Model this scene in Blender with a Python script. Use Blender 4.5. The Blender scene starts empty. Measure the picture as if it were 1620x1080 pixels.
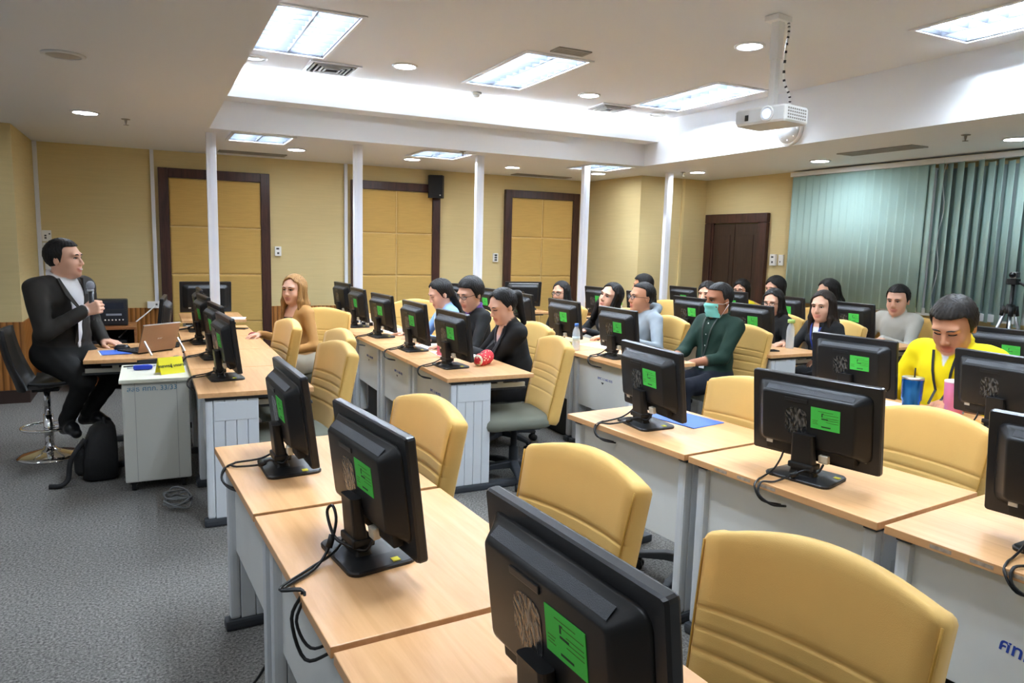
import bpy, bmesh, math, random
import numpy as np
from mathutils import Vector, Matrix, Euler

# ------------------------------------------------------------------ camera, world, exposure
SC = bpy.context.scene
COL = SC.collection
CAM_H = 1.56
YAW, PITCH, ROLL, FPX = math.radians(26.5), math.radians(-7.5), math.radians(1.5), 1150.0
_f = Vector((math.sin(YAW) * math.cos(PITCH), math.cos(YAW) * math.cos(PITCH), math.sin(PITCH)))
_r = Vector((math.cos(YAW), -math.sin(YAW), 0.0))
_u = _r.cross(_f)
_R = _r * math.cos(ROLL) + _u * math.sin(ROLL)
_U = -_r * math.sin(ROLL) + _u * math.cos(ROLL)
cam_data = bpy.data.cameras.new('camera')
cam_data.sensor_width = 36.0
cam_data.lens = 36.0 * FPX / 1620.0
cam_data.clip_start = 0.05
cam = bpy.data.objects.new('camera', cam_data)
cam.matrix_world = Matrix(((_R.x, _U.x, -_f.x, 0), (_R.y, _U.y, -_f.y, 0), (_R.z, _U.z, -_f.z, CAM_H), (0, 0, 0, 1)))
COL.objects.link(cam)
SC.camera = cam
world = bpy.data.worlds.new('world')
world.use_nodes = True
world.node_tree.nodes['Background'].inputs[0].default_value = (0.75, 0.83, 1.0, 1)
world.node_tree.nodes['Background'].inputs[1].default_value = 0.3
SC.world = world
SC.view_settings.view_transform = 'Standard'
SC.view_settings.look = 'None'
SC.view_settings.gamma = 1.0
SC.view_settings.use_curve_mapping = False
SC.view_settings.exposure = 3.02
E_TUBE, E_DOWN, E_COVE = 46.0, 20.0, 46.0      # lamp strengths, used by the lamps' own builders
try:
    SC.cycles.use_denoising = True
    SC.cycles.max_bounces = 8
    SC.cycles.diffuse_bounces = 5
    SC.cycles.sample_clamp_indirect = 6.0
    SC.cycles.caustics_reflective = False
    SC.cycles.caustics_refractive = False
except Exception:
    pass

random.seed(7)
PI = math.pi


def rad(a):
    return math.radians(a)


# ------------------------------------------------------------------ materials
MATS = {}


def srgb(r, g, b):
    def f(c):
        c /= 255.0
        return c / 12.92 if c <= 0.04045 else ((c + 0.055) / 1.055) ** 2.4
    return (f(r), f(g), f(b))


def mat(name, col, rough=0.5, metal=0.0, emit=None, estr=0.0, alpha=1.0, trans=0.0, spec=0.5, coat=0.0, ior=1.45,
        vary=0.0, vscale=(8, 8, 8), bump=0.0, bscale=60.0, sheen=0.0):
    if name in MATS:
        return MATS[name]
    m = bpy.data.materials.new(name)
    m.use_nodes = True
    nt = m.node_tree
    b = nt.nodes['Principled BSDF']
    b.inputs['Base Color'].default_value = (*col, 1)
    b.inputs['Roughness'].default_value = rough
    b.inputs['Metallic'].default_value = metal
    b.inputs['IOR'].default_value = ior
    b.inputs['Specular IOR Level'].default_value = spec
    b.inputs['Transmission Weight'].default_value = trans
    b.inputs['Alpha'].default_value = alpha
    b.inputs['Coat Weight'].default_value = coat
    if sheen:
        b.inputs['Sheen Weight'].default_value = sheen
    if emit:
        b.inputs['Emission Color'].default_value = (*emit, 1)
        b.inputs['Emission Strength'].default_value = estr
    if vary or bump:
        tc = nt.nodes.new('ShaderNodeTexCoord')
        mp = nt.nodes.new('ShaderNodeMapping')
        mp.inputs['Scale'].default_value = vscale
        nt.links.new(tc.outputs['Object'], mp.inputs['Vector'])
        if vary:
            n = nt.nodes.new('ShaderNodeTexNoise')
            n.inputs['Scale'].default_value = 1.0
            n.inputs['Detail'].default_value = 5.0
            nt.links.new(mp.outputs[0], n.inputs['Vector'])
            rp = nt.nodes.new('ShaderNodeValToRGB')
            rp.color_ramp.elements[0].position = 0.3
            rp.color_ramp.elements[1].position = 0.7
            rp.color_ramp.elements[0].color = (*[c * (1 - vary) for c in col], 1)
            rp.color_ramp.elements[1].color = (*[min(1, c * (1 + vary)) for c in col], 1)
            nt.links.new(n.outputs[0], rp.inputs[0])
            nt.links.new(rp.outputs[0], b.inputs['Base Color'])
        if bump:
            n2 = nt.nodes.new('ShaderNodeTexNoise')
            n2.inputs['Scale'].default_value = bscale
            n2.inputs['Detail'].default_value = 3.0
            nt.links.new(tc.outputs['Object'], n2.inputs['Vector'])
            bp = nt.nodes.new('ShaderNodeBump')
            bp.inputs['Strength'].default_value = bump
            bp.inputs['Distance'].default_value = 0.003
            nt.links.new(n2.outputs[0], bp.inputs['Height'])
            nt.links.new(bp.outputs[0], b.inputs['Normal'])
    MATS[name] = m
    return m


def wood_mat(name, c1, c2, scale=(2.5, 60, 60), rough=0.42, coat=0.0, obj=True, spec=0.5):
    """grain runs along the axis with the small scale value"""
    m = bpy.data.materials.new(name)
    m.use_nodes = True
    nt = m.node_tree
    b = nt.nodes['Principled BSDF']
    tc = nt.nodes.new('ShaderNodeTexCoord')
    mp = nt.nodes.new('ShaderNodeMapping')
    mp.inputs['Scale'].default_value = scale
    nt.links.new(tc.outputs['Object' if obj else 'Generated'], mp.inputs['Vector'])
    n = nt.nodes.new('ShaderNodeTexNoise')
    n.inputs['Scale'].default_value = 1.0
    n.inputs['Detail'].default_value = 6.0
    n.inputs['Roughness'].default_value = 0.65
    n.inputs['Distortion'].default_value = 0.6
    nt.links.new(mp.outputs[0], n.inputs['Vector'])
    rp = nt.nodes.new('ShaderNodeValToRGB')
    rp.color_ramp.elements[0].position = 0.32
    rp.color_ramp.elements[1].position = 0.68
    rp.color_ramp.elements[0].color = (*c1, 1)
    rp.color_ramp.elements[1].color = (*c2, 1)
    nt.links.new(n.outputs[0], rp.inputs[0])
    nt.links.new(rp.outputs[0], b.inputs['Base Color'])
    b.inputs['Roughness'].default_value = rough
    b.inputs['Coat Weight'].default_value = coat
    b.inputs['Specular IOR Level'].default_value = spec
    MATS[name] = m
    return m


def carpet_mat():
    m = bpy.data.materials.new('carpet')
    m.use_nodes = True
    nt = m.node_tree
    b = nt.nodes['Principled BSDF']
    tc = nt.nodes.new('ShaderNodeTexCoord')
    n = nt.nodes.new('ShaderNodeTexNoise')
    n.inputs['Scale'].default_value = 95.0
    n.inputs['Detail'].default_value = 4.0
    n.inputs['Roughness'].default_value = 0.7
    nt.links.new(tc.outputs['Object'], n.inputs['Vector'])
    rp = nt.nodes.new('ShaderNodeValToRGB')
    e = rp.color_ramp.elements
    e[0].position, e[0].color = 0.36, (0.085, 0.081, 0.075, 1)
    e[1].position, e[1].color = 0.66, (0.37, 0.355, 0.33, 1)
    x = e.new(0.5)
    x.color = (0.205, 0.197, 0.184, 1)
    nt.links.new(n.outputs[0], rp.inputs[0])
    n3 = nt.nodes.new('ShaderNodeTexNoise')
    n3.inputs['Scale'].default_value = 1.1
    nt.links.new(tc.outputs['Object'], n3.inputs['Vector'])
    mx = nt.nodes.new('ShaderNodeMixRGB')
    mx.blend_type = 'MULTIPLY'
    mx.inputs[0].default_value = 0.35
    nt.links.new(rp.outputs[0], mx.inputs[1])
    nt.links.new(n3.outputs[0], mx.inputs[2])
    nt.links.new(mx.outputs[0], b.inputs['Base Color'])
    b.inputs['Roughness'].default_value = 0.95
    b.inputs['Specular IOR Level'].default_value = 0.15
    bp = nt.nodes.new('ShaderNodeBump')
    bp.inputs['Strength'].default_value = 0.6
    bp.inputs['Distance'].default_value = 0.004
    nt.links.new(n.outputs[0], bp.inputs['Height'])
    nt.links.new(bp.outputs[0], b.inputs['Normal'])
    MATS['carpet'] = m
    return m


def wainscot_mat():
    """fine vertical reeding in honey coloured wood"""
    m = bpy.data.materials.new('wainscot_wood')
    m.use_nodes = True
    nt = m.node_tree
    b = nt.nodes['Principled BSDF']
    tc = nt.nodes.new('ShaderNodeTexCoord')
    sx = nt.nodes.new('ShaderNodeSeparateXYZ')
    nt.links.new(tc.outputs['Object'], sx.inputs[0])
    ad = nt.nodes.new('ShaderNodeMath')
    ad.operation = 'ADD'
    nt.links.new(sx.outputs['X'], ad.inputs[0])
    nt.links.new(sx.outputs['Y'], ad.inputs[1])
    mu = nt.nodes.new('ShaderNodeMath')
    mu.operation = 'MULTIPLY'
    mu.inputs[1].default_value = 2 * PI / 0.05
    nt.links.new(ad.outputs[0], mu.inputs[0])
    si = nt.nodes.new('ShaderNodeMath')
    si.operation = 'SINE'
    nt.links.new(mu.outputs[0], si.inputs[0])
    rp = nt.nodes.new('ShaderNodeValToRGB')
    e = rp.color_ramp.elements
    e[0].position, e[0].color = 0.0, (*srgb(120, 72, 30), 1)
    e[1].position, e[1].color = 0.35, (*srgb(172, 112, 52), 1)
    mr = nt.nodes.new('ShaderNodeMapRange')
    mr.inputs['From Min'].default_value = -1
    mr.inputs['From Max'].default_value = 1
    nt.links.new(si.outputs[0], mr.inputs['Value'])
    nt.links.new(mr.outputs[0], rp.inputs[0])
    nt.links.new(rp.outputs[0], b.inputs['Base Color'])
    b.inputs['Roughness'].default_value = 0.4
    bp = nt.nodes.new('ShaderNodeBump')
    bp.inputs['Strength'].default_value = 0.7
    bp.inputs['Distance'].default_value = 0.004
    nt.links.new(si.outputs[0], bp.inputs['Height'])
    nt.links.new(bp.outputs[0], b.inputs['Normal'])
    MATS['wainscot'] = m
    return m


def film_mat():
    """crumpled reflective film stuck on the monitor backs"""
    m = bpy.data.materials.new('crumpled_film')
    m.use_nodes = True
    nt = m.node_tree
    b = nt.nodes['Principled BSDF']
    tc = nt.nodes.new('ShaderNodeTexCoord')
    mp = nt.nodes.new('ShaderNodeMapping')
    mp.inputs['Scale'].default_value = (30, 34, 16)
    mp.inputs['Rotation'].default_value = (0.5, 0, 0)
    nt.links.new(tc.outputs['Object'], mp.inputs['Vector'])
    v = nt.nodes.new('ShaderNodeTexNoise')
    v.inputs['Scale'].default_value = 1.0
    v.inputs['Detail'].default_value = 2.0
    v.inputs['Distortion'].default_value = 2.5
    nt.links.new(mp.outputs[0], v.inputs['Vector'])
    rp = nt.nodes.new('ShaderNodeValToRGB')
    e = rp.color_ramp.elements
    e[0].position, e[0].color = 0.46, (0.012, 0.012, 0.013, 1)
    e[1].position, e[1].color = 0.62, (0.13, 0.12, 0.11, 1)
    nt.links.new(v.outputs[0], rp.inputs[0])
    nt.links.new(rp.outputs[0], b.inputs['Base Color'])
    b.inputs['Roughness'].default_value = 0.16
    bp = nt.nodes.new('ShaderNodeBump')
    bp.inputs['Strength'].default_value = 1.0
    bp.inputs['Distance'].default_value = 0.004
    nt.links.new(v.outputs[0], bp.inputs['Height'])
    nt.links.new(bp.outputs[0], b.inputs['Normal'])
    MATS['film'] = m
    return m


M_CEIL = mat('ceiling_paint', (0.77, 0.79, 0.81), 0.9, spec=0.2)
M_WALL = mat('beige_wallcovering', srgb(214, 195, 145), 0.85, spec=0.25, vary=0.03, vscale=(3, 3, 60), bump=0.15, bscale=300)
M_PADDED = mat('mustard_fabric_panel', srgb(204, 168, 98), 0.9, spec=0.15, vary=0.05, vscale=(6, 6, 90), bump=0.2, bscale=400, sheen=0.2)
M_GAP = mat('panel_seam', srgb(236, 214, 158), 0.8)
M_FRAME = wood_mat('dark_stained_wood', srgb(44, 24, 19), srgb(78, 45, 36), scale=(30, 30, 3), rough=0.4)
M_DOOR = wood_mat('dark_door_wood', srgb(38, 24, 18), srgb(62, 40, 32), scale=(40, 40, 3), rough=0.42)
M_WAINS = wainscot_mat()
M_BASEB = mat('dark_brown_baseboard', srgb(58, 42, 36), 0.5)
M_CARPET = carpet_mat()
M_DESK = wood_mat('beech_laminate', srgb(212, 158, 106), srgb(228, 178, 126), scale=(34, 2.2, 34), rough=0.38)
M_DESKEDGE = wood_mat('beech_edge_band', srgb(198, 140, 84), srgb(216, 160, 102), scale=(30, 3, 60), rough=0.42)
M_STEEL = mat('silver_grey_steel', srgb(168, 173, 180), 0.42, 0.15)
M_LEG = mat('light_grey_steel', srgb(210, 214, 218), 0.5, 0.0)
M_DARKG = mat('dark_grey_plastic', srgb(58, 61, 66), 0.5)
M_MODESTY = mat('pale_grey_panel', srgb(222, 224, 222), 0.55, vary=0.02)
M_WHITEM = mat('white_powder_coat', srgb(226, 228, 230), 0.45)
M_POST = mat('white_aluminium_post', srgb(226, 229, 236), 0.4, 0.0)
M_BLACK = mat('black_plastic', (0.010, 0.010, 0.011), 0.42)
M_BLACKG = mat('black_gloss_plastic', (0.016, 0.016, 0.018), 0.3)
M_BLACKM = mat('black_matt_plastic', (0.014, 0.014, 0.015), 0.6)
M_VENT = mat('vent_grille_black', (0.075, 0.078, 0.086), 0.45, bump=0.9, bscale=700)
M_SCREEN = mat('dark_screen', (0.006, 0.007, 0.010), 0.15)
M_GREEN = mat('green_paper', srgb(72, 200, 78), 0.7)
M_INK = mat('dark_ink', (0.02, 0.05, 0.02), 0.7)
M_INKL = mat('olive_ink', srgb(66, 120, 40), 0.7)
M_BLUEINK = mat('blue_ink', srgb(40, 70, 165), 0.6)
M_TEALINK = mat('teal_ink', srgb(70, 130, 160), 0.6)
M_CREAM = mat('cream_plug', srgb(222, 214, 196), 0.5)
M_WHITE = mat('white_plastic', srgb(235, 235, 232), 0.4)
M_PAPER = mat('white_paper', srgb(240, 240, 240), 0.8)
M_YELLOW = mat('yellow_sticker', srgb(235, 222, 60), 0.7)
M_CABLE = mat('black_cable', (0.012, 0.012, 0.013), 0.38)
M_CHAIRY = mat('mustard_yellow_vinyl', srgb(230, 186, 106), 0.62, spec=0.35, vary=0.035, vscale=(5, 5, 5), bump=0.12, bscale=500, sheen=0.15)
M_SEATG = mat('grey_green_fabric', srgb(126, 128, 116), 0.85, spec=0.2, bump=0.3, bscale=500)
M_PIPING = mat('mustard_piping', srgb(196, 150, 66), 0.65)
M_BLIND = mat('pale_green_blind', srgb(176, 206, 200), 0.85, spec=0.2, vary=0.03, vscale=(20, 20, 2), bump=0.1, bscale=300)
M_CHROME = mat('chrome', (0.75, 0.75, 0.76), 0.08, 1.0)
M_ALU = mat('brushed_aluminium', (0.62, 0.63, 0.66), 0.3, 1.0)
M_GLASS = mat('window_glass', (0.75, 0.85, 0.85), 0.05, 0.0, spec=0.5)
M_TUBE = mat('fluorescent_tube', (1, 1, 1), 0.5, emit=(0.76, 0.88, 1.0), estr=E_TUBE)
M_DOWN = mat('downlight_lens', (1, 1, 1), 0.5, emit=(0.82, 0.90, 1.0), estr=E_DOWN)
M_COVE = mat('cove_tube', (1, 1, 1), 0.5, emit=(0.84, 0.92, 1.0), estr=E_COVE)
M_LOUVRE = mat('mirror_louvre', (0.22, 0.24, 0.28), 0.3, 0.7)
M_REFLECT = mat('satin_reflector', (0.19, 0.20, 0.23), 0.3, 0.6)
M_GREYSLAT = mat('grey_grille', srgb(150, 146, 138), 0.5)
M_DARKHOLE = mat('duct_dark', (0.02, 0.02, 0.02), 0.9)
film_mat()
# ------------------------------------------------------------------ mesh helpers
class MB:
    """collects geometry; build() links it as one mesh object"""

    def __init__(s):
        s.v, s.f, s.mi, s.sm = [], [], [], []
        s.cur = 0
        s.smooth = False

    def m(s, i, smooth=None):
        s.cur = i
        if smooth is not None:
            s.smooth = smooth
        return s

    def add(s, vs, fs):
        o = len(s.v)
        s.v += [tuple(p) for p in vs]
        for f in fs:
            s.f.append(tuple(i + o for i in f))
            s.mi.append(s.cur)
            s.sm.append(s.smooth)
        return s

    def box(s, x0, x1, y0, y1, z0, z1, M=None):
        vs = [Vector((x, y, z)) for x in (x0, x1) for y in (y0, y1) for z in (z0, z1)]
        if M is not None:
            vs = [M @ p for p in vs]
        return s.add(vs, [(0, 1, 3, 2), (4, 6, 7, 5), (0, 4, 5, 1), (2, 3, 7, 6), (0, 2, 6, 4), (1, 5, 7, 3)])

    def bbox(s, x0, x1, y0, y1, z0, z1, b=0.004, M=None):
        """box with chamfered edges"""
        b = min(b, (x1 - x0) * .49, (y1 - y0) * .49, (z1 - z0) * .49)
        bm = bmesh.new()
        vs = [bm.verts.new((x, y, z)) for x in (x0, x1) for y in (y0, y1) for z in (z0, z1)]
        for f in [(0, 1, 3, 2), (4, 6, 7, 5), (0, 4, 5, 1), (2, 3, 7, 6), (0, 2, 6, 4), (1, 5, 7, 3)]:
            bm.faces.new([vs[i] for i in f])
        bmesh.ops.bevel(bm, geom=bm.edges[:], offset=b, segments=2, profile=0.6, affect='EDGES')
        bm.verts.index_update()
        pts = [(M @ p.co) if M is not None else p.co.copy() for p in bm.verts]
        fs = [[p.index for p in f.verts] for f in bm.faces]
        bm.free()
        return s.add(pts, fs)

    def loft(s, loops, cap=True, closed=False):
        n = len(loops[0])
        vs = [p for L in loops for p in L]
        fs = []
        for k in range(len(loops) - 1):
            for i in range(n):
                j = (i + 1) % n
                fs.append((k * n + i, k * n + j, (k + 1) * n + j, (k + 1) * n + i))
        if closed:
            k = len(loops) - 1
            for i in range(n):
                j = (i + 1) % n
                fs.append((k * n + i, k * n + j, j, i))
        elif cap:
            fs.append(tuple(range(n))[::-1])
            fs.append(tuple((len(loops) - 1) * n + i for i in range(n)))
        return s.add(vs, fs)

    def cyl(s, p0, p1, r0, r1=None, n=12, cap=True):
        r1 = r0 if r1 is None else r1
        p0, p1 = Vector(p0), Vector(p1)
        d = (p1 - p0).normalized()
        a = d.orthogonal().normalized()
        b = d.cross(a)
        L = []
        for p, r in ((p0, r0), (p1, r1)):
            L.append([p + (a * math.cos(2 * PI * i / n) + b * math.sin(2 * PI * i / n)) * r for i in range(n)])
        return s.loft(L, cap)

    def tube(s, pts, r, n=6, closed=False):
        pts = [Vector(p) for p in pts]
        N = len(pts)
        L = []
        prev = None
        for i, p in enumerate(pts):
            if closed:
                t = (pts[(i + 1) % N] - pts[i - 1]).normalized()
            else:
                t = (pts[min(i + 1, N - 1)] - pts[max(i - 1, 0)]).normalized()
            if prev is None:
                a = t.orthogonal().normalized()
            else:
                a = (prev - t * prev.dot(t))
                a = a.normalized() if a.length > 1e-6 else t.orthogonal().normalized()
            prev = a
            b = t.cross(a)
            rr = r[i] if isinstance(r, (list, tuple)) else r
            L.append([p + (a * math.cos(2 * PI * k / n) + b * math.sin(2 * PI * k / n)) * rr for k in range(n)])
        return s.loft(L, True, closed)

    def lathe(s, prof, n=24, c=(0, 0, 0), M=None):
        """profile (r, z) turned about z"""
        L = []
        for r, z in prof:
            ring = [Vector((c[0] + r * math.cos(2 * PI * i / n), c[1] + r * math.sin(2 * PI * i / n), c[2] + z)) for i in range(n)]
            if M is not None:
                ring = [M @ p for p in ring]
            L.append(ring)
        return s.loft(L, True)

    def prism(s, poly, z0, z1, M=None):
        L = [[Vector((x, y, z)) for x, y in poly] for z in (z0, z1)]
        if M is not None:
            L = [[M @ p for p in q] for q in L]
        return s.loft(L, True)

    def quad(s, a, b, c, d):
        return s.add([a, b, c, d], [(0, 1, 2, 3)])

    def mesh(s, name, mats):
        me = bpy.data.meshes.new(name)
        me.from_pydata(s.v, [], s.f)
        if not isinstance(mats, (list, tuple)):
            mats = [mats]
        for m_ in mats:
            me.materials.append(m_)
        me.polygons.foreach_set('material_index', s.mi)
        me.polygons.foreach_set('use_smooth', s.sm)
        bm = bmesh.new()
        bm.from_mesh(me)
        bmesh.ops.recalc_face_normals(bm, faces=bm.faces[:])
        bm.to_mesh(me)
        bm.free()
        me.update()
        return me

    def build(s, name, mats, parent=None, loc=None, rotz=None, M=None):
        return obj(name, s.mesh(name, mats), parent, loc, rotz, M)


def obj(name, me, parent=None, loc=None, rotz=None, M=None):
    o = bpy.data.objects.new(name, me)
    COL.objects.link(o)
    if parent is not None:
        o.parent = parent
    if M is not None:
        o.matrix_local = M
    if loc is not None:
        o.location = loc
    if rotz is not None:
        o.rotation_euler = (0, 0, rotz)
    return o


def tag(o, label=None, cat=None, group=None, kind=None):
    if label:
        o['label'] = label
    if cat:
        o['category'] = cat
    if group:
        o['group'] = group
    if kind:
        o['kind'] = kind
    return o


def thing(name, label, cat, loc=(0, 0, 0), rotz=0.0, group=None):
    o = bpy.data.objects.new(name, None)
    COL.objects.link(o)
    o.location = loc
    o.rotation_euler = (0, 0, rotz)
    o.empty_display_size = 0.1
    return tag(o, label, cat, group)


def dup(root, loc=None, rotz=None, label=None, group=None, skip=()):
    """a copy of a thing with copies of its parts and sub-parts (mesh data shared)"""
    r = root.copy()
    COL.objects.link(r)
    if loc is not None:
        r.location = loc
    if rotz is not None:
        r.rotation_euler = (0, 0, rotz)
    if label:
        r['label'] = label
    if group:
        r['group'] = group
    for ch in list(root.children):
        if ch.name.split('.')[0] in skip:
            continue
        c = ch.copy()
        COL.objects.link(c)
        c.parent = r
        for g in list(ch.children):
            d = g.copy()
            COL.objects.link(d)
            d.parent = c
    return r


def struct(name, mb, mats, parent=None):
    o = mb.build(name, mats, parent)
    if parent is None:
        o['kind'] = 'structure'
    return o


def rrect(w, h, r, n=4):
    """rounded rectangle outline, centred, counter-clockwise"""
    r = min(r, w / 2 - 1e-4, h / 2 - 1e-4)
    out = []
    for cx, cy, a0 in ((w / 2 - r, h / 2 - r, 0), (-w / 2 + r, h / 2 - r, 90), (-w / 2 + r, -h / 2 + r, 180), (w / 2 - r, -h / 2 + r, 270)):
        for k in range(n + 1):
            a = rad(a0 + 90.0 * k / n)
            out.append((cx + r * math.cos(a), cy + r * math.sin(a)))
    return out


def bez(p0, p1, p2, p3, n=12):
    p0, p1, p2, p3 = map(Vector, (p0, p1, p2, p3))
    return [p0 * (1 - t) ** 3 + p1 * 3 * t * (1 - t) ** 2 + p2 * 3 * t * t * (1 - t) + p3 * t ** 3 for t in [i / n for i in range(n + 1)]]


def spline(pts, n=6):
    """Catmull-Rom through pts"""
    P = [Vector(p) for p in pts]
    P = [P[0] * 2 - P[1]] + P + [P[-1] * 2 - P[-2]]
    out = []
    for i in range(1, len(P) - 2):
        for k in range(n):
            t = k / n
            a, b, c, d = P[i - 1], P[i], P[i + 1], P[i + 2]
            out.append(0.5 * ((2 * b) + (c - a) * t + (2 * a - 5 * b + 4 * c - d) * t * t + (3 * b - a - 3 * c + d) * t ** 3))
    out.append(P[-2])
    return out


_TXT = {}


def text_mesh(s, size, depth=0.0006, bold=False):
    key = (s, size, depth, bold)
    if key in _TXT:
        return _TXT[key]
    cu = bpy.data.curves.new('lettering', 'FONT')
    cu.body = s
    cu.size = size
    cu.align_x = 'CENTER'
    cu.align_y = 'CENTER'
    cu.extrude = depth
    cu.resolution_u = 2
    if bold:
        cu.offset = size * 0.02
    t = bpy.data.objects.new('lettering', cu)
    COL.objects.link(t)
    dg = bpy.context.evaluated_depsgraph_get()
    me = bpy.data.meshes.new_from_object(t.evaluated_get(dg))
    bpy.data.objects.remove(t)
    bpy.data.curves.remove(cu)
    _TXT[key] = me
    return me


def text(s, size, material, parent, M, name='lettering', bold=False):
    me = text_mesh(s, size, bold=bold).copy()
    me.materials.clear()
    me.materials.append(material)
    o = obj(name, me, parent)
    o.matrix_local = M
    return o


def frame_M(origin, xdir, ydir):
    """matrix whose local x runs along xdir, local y along ydir (text lies in xy)"""
    x = Vector(xdir).normalized()
    y = Vector(ydir).normalized()
    z = x.cross(y)
    o = Vector(origin)
    return Matrix(((x.x, y.x, z.x, o.x), (x.y, y.y, z.y, o.y), (x.z, y.z, z.z, o.z), (0, 0, 0, 1)))
# ------------------------------------------------------------------ the room
XF, XB, YN, YW = -3.2, 6.94, -2.6, 9.27        # front wall, back wall, near wall, far wall
ZL, ZU = 2.52, 3.0                             # low ceiling, coffer ceiling
CX0, CX1, CY0, CY1 = 0.51, 5.22, -1.6, 7.13    # coffer opening
PX, PY = -1.07, 7.94                           # far left pier
QX, QY = 5.83, 8.0                             # far right pier

struct('floor', MB().box(XF, XB, YN, YW, -0.05, 0.0), M_CARPET)
TROFFERS = [(1.015, 5.47), (2.85, 5.64), (4.71, 5.66), (4.71, 2.64), (2.85, 2.3), (1.015, 2.3), (2.85, -.6), (4.71, -.6)]  # includes openings for the added, unseen lamps listed in TROF
LOW_TROFFERS = [(.99, 7.52), (2.86, 7.6), (4.88, 7.54)]


def slab_with_holes(b, x0, x1, y0, y1, z, holes):
    xs = sorted({x0, x1, *[h[0] for h in holes], *[h[1] for h in holes]})
    ys = sorted({y0, y1, *[h[2] for h in holes], *[h[3] for h in holes]})
    for xa, xb in zip(xs[:-1], xs[1:]):
        for ya, yb in zip(ys[:-1], ys[1:]):
            cx, cy = (xa + xb) / 2, (ya + yb) / 2
            if not any(h[0] < cx < h[1] and h[2] < cy < h[3] for h in holes):
                b.box(xa, xb, ya, yb, z, z + .05)


b = MB()
b.box(XF, CX0, YN, YW, ZL, ZL + .05).box(CX1, XB, YN, YW, ZL, ZL + .05).box(CX0, CX1, YN, CY0, ZL, ZL + .05)
slab_with_holes(b, CX0, CX1, CY1, YW, ZL, [(x - .265, x + .265, y - .285, y + .285) for x, y in LOW_TROFFERS])
b.box(CX0 - .04, CX0, CY0, CY1, ZL + .05, ZU + .05).box(CX1, CX1 + .04, CY0, CY1, ZL + .05, ZU + .05)
b.box(CX0 - .04, CX1 + .04, CY1, CY1 + .04, ZL + .05, ZU + .05).box(CX0 - .04, CX1 + .04, CY0 - .04, CY0, ZL + .05, ZU + .05)
slab_with_holes(b, CX0, CX1, CY0, CY1, ZU, [(x - .275, x + .275, y - .61, y + .61) for x, y in TROFFERS])
ceiling = struct('ceiling', b, M_CEIL)
struct('ceiling_trim', MB().box(CX0, CX1, CY1 - .25, CY1, 2.77, 2.785).box(CX0, CX1, CY1 - .25, CY1 - .235, 2.785, 2.885), M_CEIL)

WZ = 0.75
struct('wall_far', MB().box(PX, QX, YW, YW + .08, 0, ZL + .04), M_WALL)
struct('wall_left', MB().box(XF, PX, PY, YW + .08, 0, ZL + .04), M_WALL)
struct('wall_right', MB().box(QX, XB, QY, YW + .08, 0, ZL + .04), M_WALL)
struct('wall_back', MB().box(XB, XB + .08, YN, QY, 0, ZL + .04), M_WALL)
struct('wall_front', MB().box(XF - .08, XF, YN, YW, 0, ZL + .04), M_CEIL)  # unseen wall, given white ceiling paint to bounce more light
struct('wall_near', MB().box(XF, XB, YN - .08, YN, 0, ZL + .04), M_WALL)
# reeded wainscot with its cap, and the baseboard
b = MB()
for x0, x1 in ((PX, 0.11), (1.31, 2.29), (3.48, 4.44), (5.64, QX)):
    b.box(x0, x1, YW - .015, YW, .1, WZ)
struct('wall_far_wainscot', b, M_WAINS)
struct('wall_left_wainscot', MB().box(XF, PX + .012, PY - .012, PY, .1, WZ).box(PX, PX + .012, PY, YW, .1, WZ), M_WAINS)
struct('wall_right_wainscot', MB().box(QX - .012, XB, QY - .012, QY, .1, WZ).box(QX - .012, QX, QY, YW, .1, WZ).box(XB - .012, XB, YN, 6.78, .1, WZ), M_WAINS)
b = MB()
for x0, x1 in ((PX, 0.11), (1.31, 2.29), (3.48, 4.44), (5.64, QX)):
    b.box(x0, x1, YW - .03, YW, 0, .1)
struct('baseboard_far', b, M_BASEB)
struct('baseboard_left', MB().box(XF, PX + .03, PY - .03, PY, 0, .12).box(PX, PX + .03, PY, YW, 0, .12), M_BASEB)
struct('baseboard_right', MB().box(QX - .03, XB, QY - .03, QY, 0, .1).box(QX - .03, QX, QY, YW, 0, .1).box(XB - .03, XB, YN, 6.78, 0, .1), M_BASEB)

# padded fabric panels in dark wood frames on the far wall
FR_LABELS = ['mustard padded wall panel in dark wood frame behind the first white post',
             'mustard padded wall panel in dark wood frame below the black wall speaker',
             'mustard padded wall panel in dark wood frame beside the far right corner']
for (x0, x1), lab in zip(((.11, 1.31), (2.29, 3.48), (4.44, 5.64)), FR_LABELS):
    t = thing('padded_wall_panel', lab, 'wall panel', ((x0 + x1) / 2, YW, 0), 0, 'framed padded panels on the far wall')
    w = (x1 - x0) / 2
    top, fw = 2.33, .105
    for sx in (-1, 1):
        MB().bbox(min(sx * w, sx * (w - fw)), max(sx * w, sx * (w - fw)), -.06, -.002, 0, top, .006).build('frame_stile', M_FRAME, t)
    MB().bbox(-w + fw, w - fw, -.06, -.002, top - fw, top, .006).build('frame_rail', M_FRAME, t)
    MB().box(-w + fw, w - fw, -.030, -.002, 0.0, top - fw).build('backing', M_GAP, t)
    zs = [2.225, 1.68, 1.135, .575, .02]
    for i in range(4):
        for xa, xb in ((-w + fw + .001, -.004), (.004, w - fw - .001)):
            z1, z0 = zs[i] - .004, zs[i + 1] + .004
            q = MB().m(0, True)
            L = []
            for ins, dep in ((0, .028), (0, .034), (.006, .041), (.02, .045)):
                L.append([Vector((x, -dep, z)) for x, z in ((xa + ins, z0 + ins), (xb - ins, z0 + ins), (xb - ins, z1 - ins), (xa + ins, z1 - ins))])
            q.smooth = False
            q.loft(L)
            q.build('cushion', M_PADDED, t)

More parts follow.
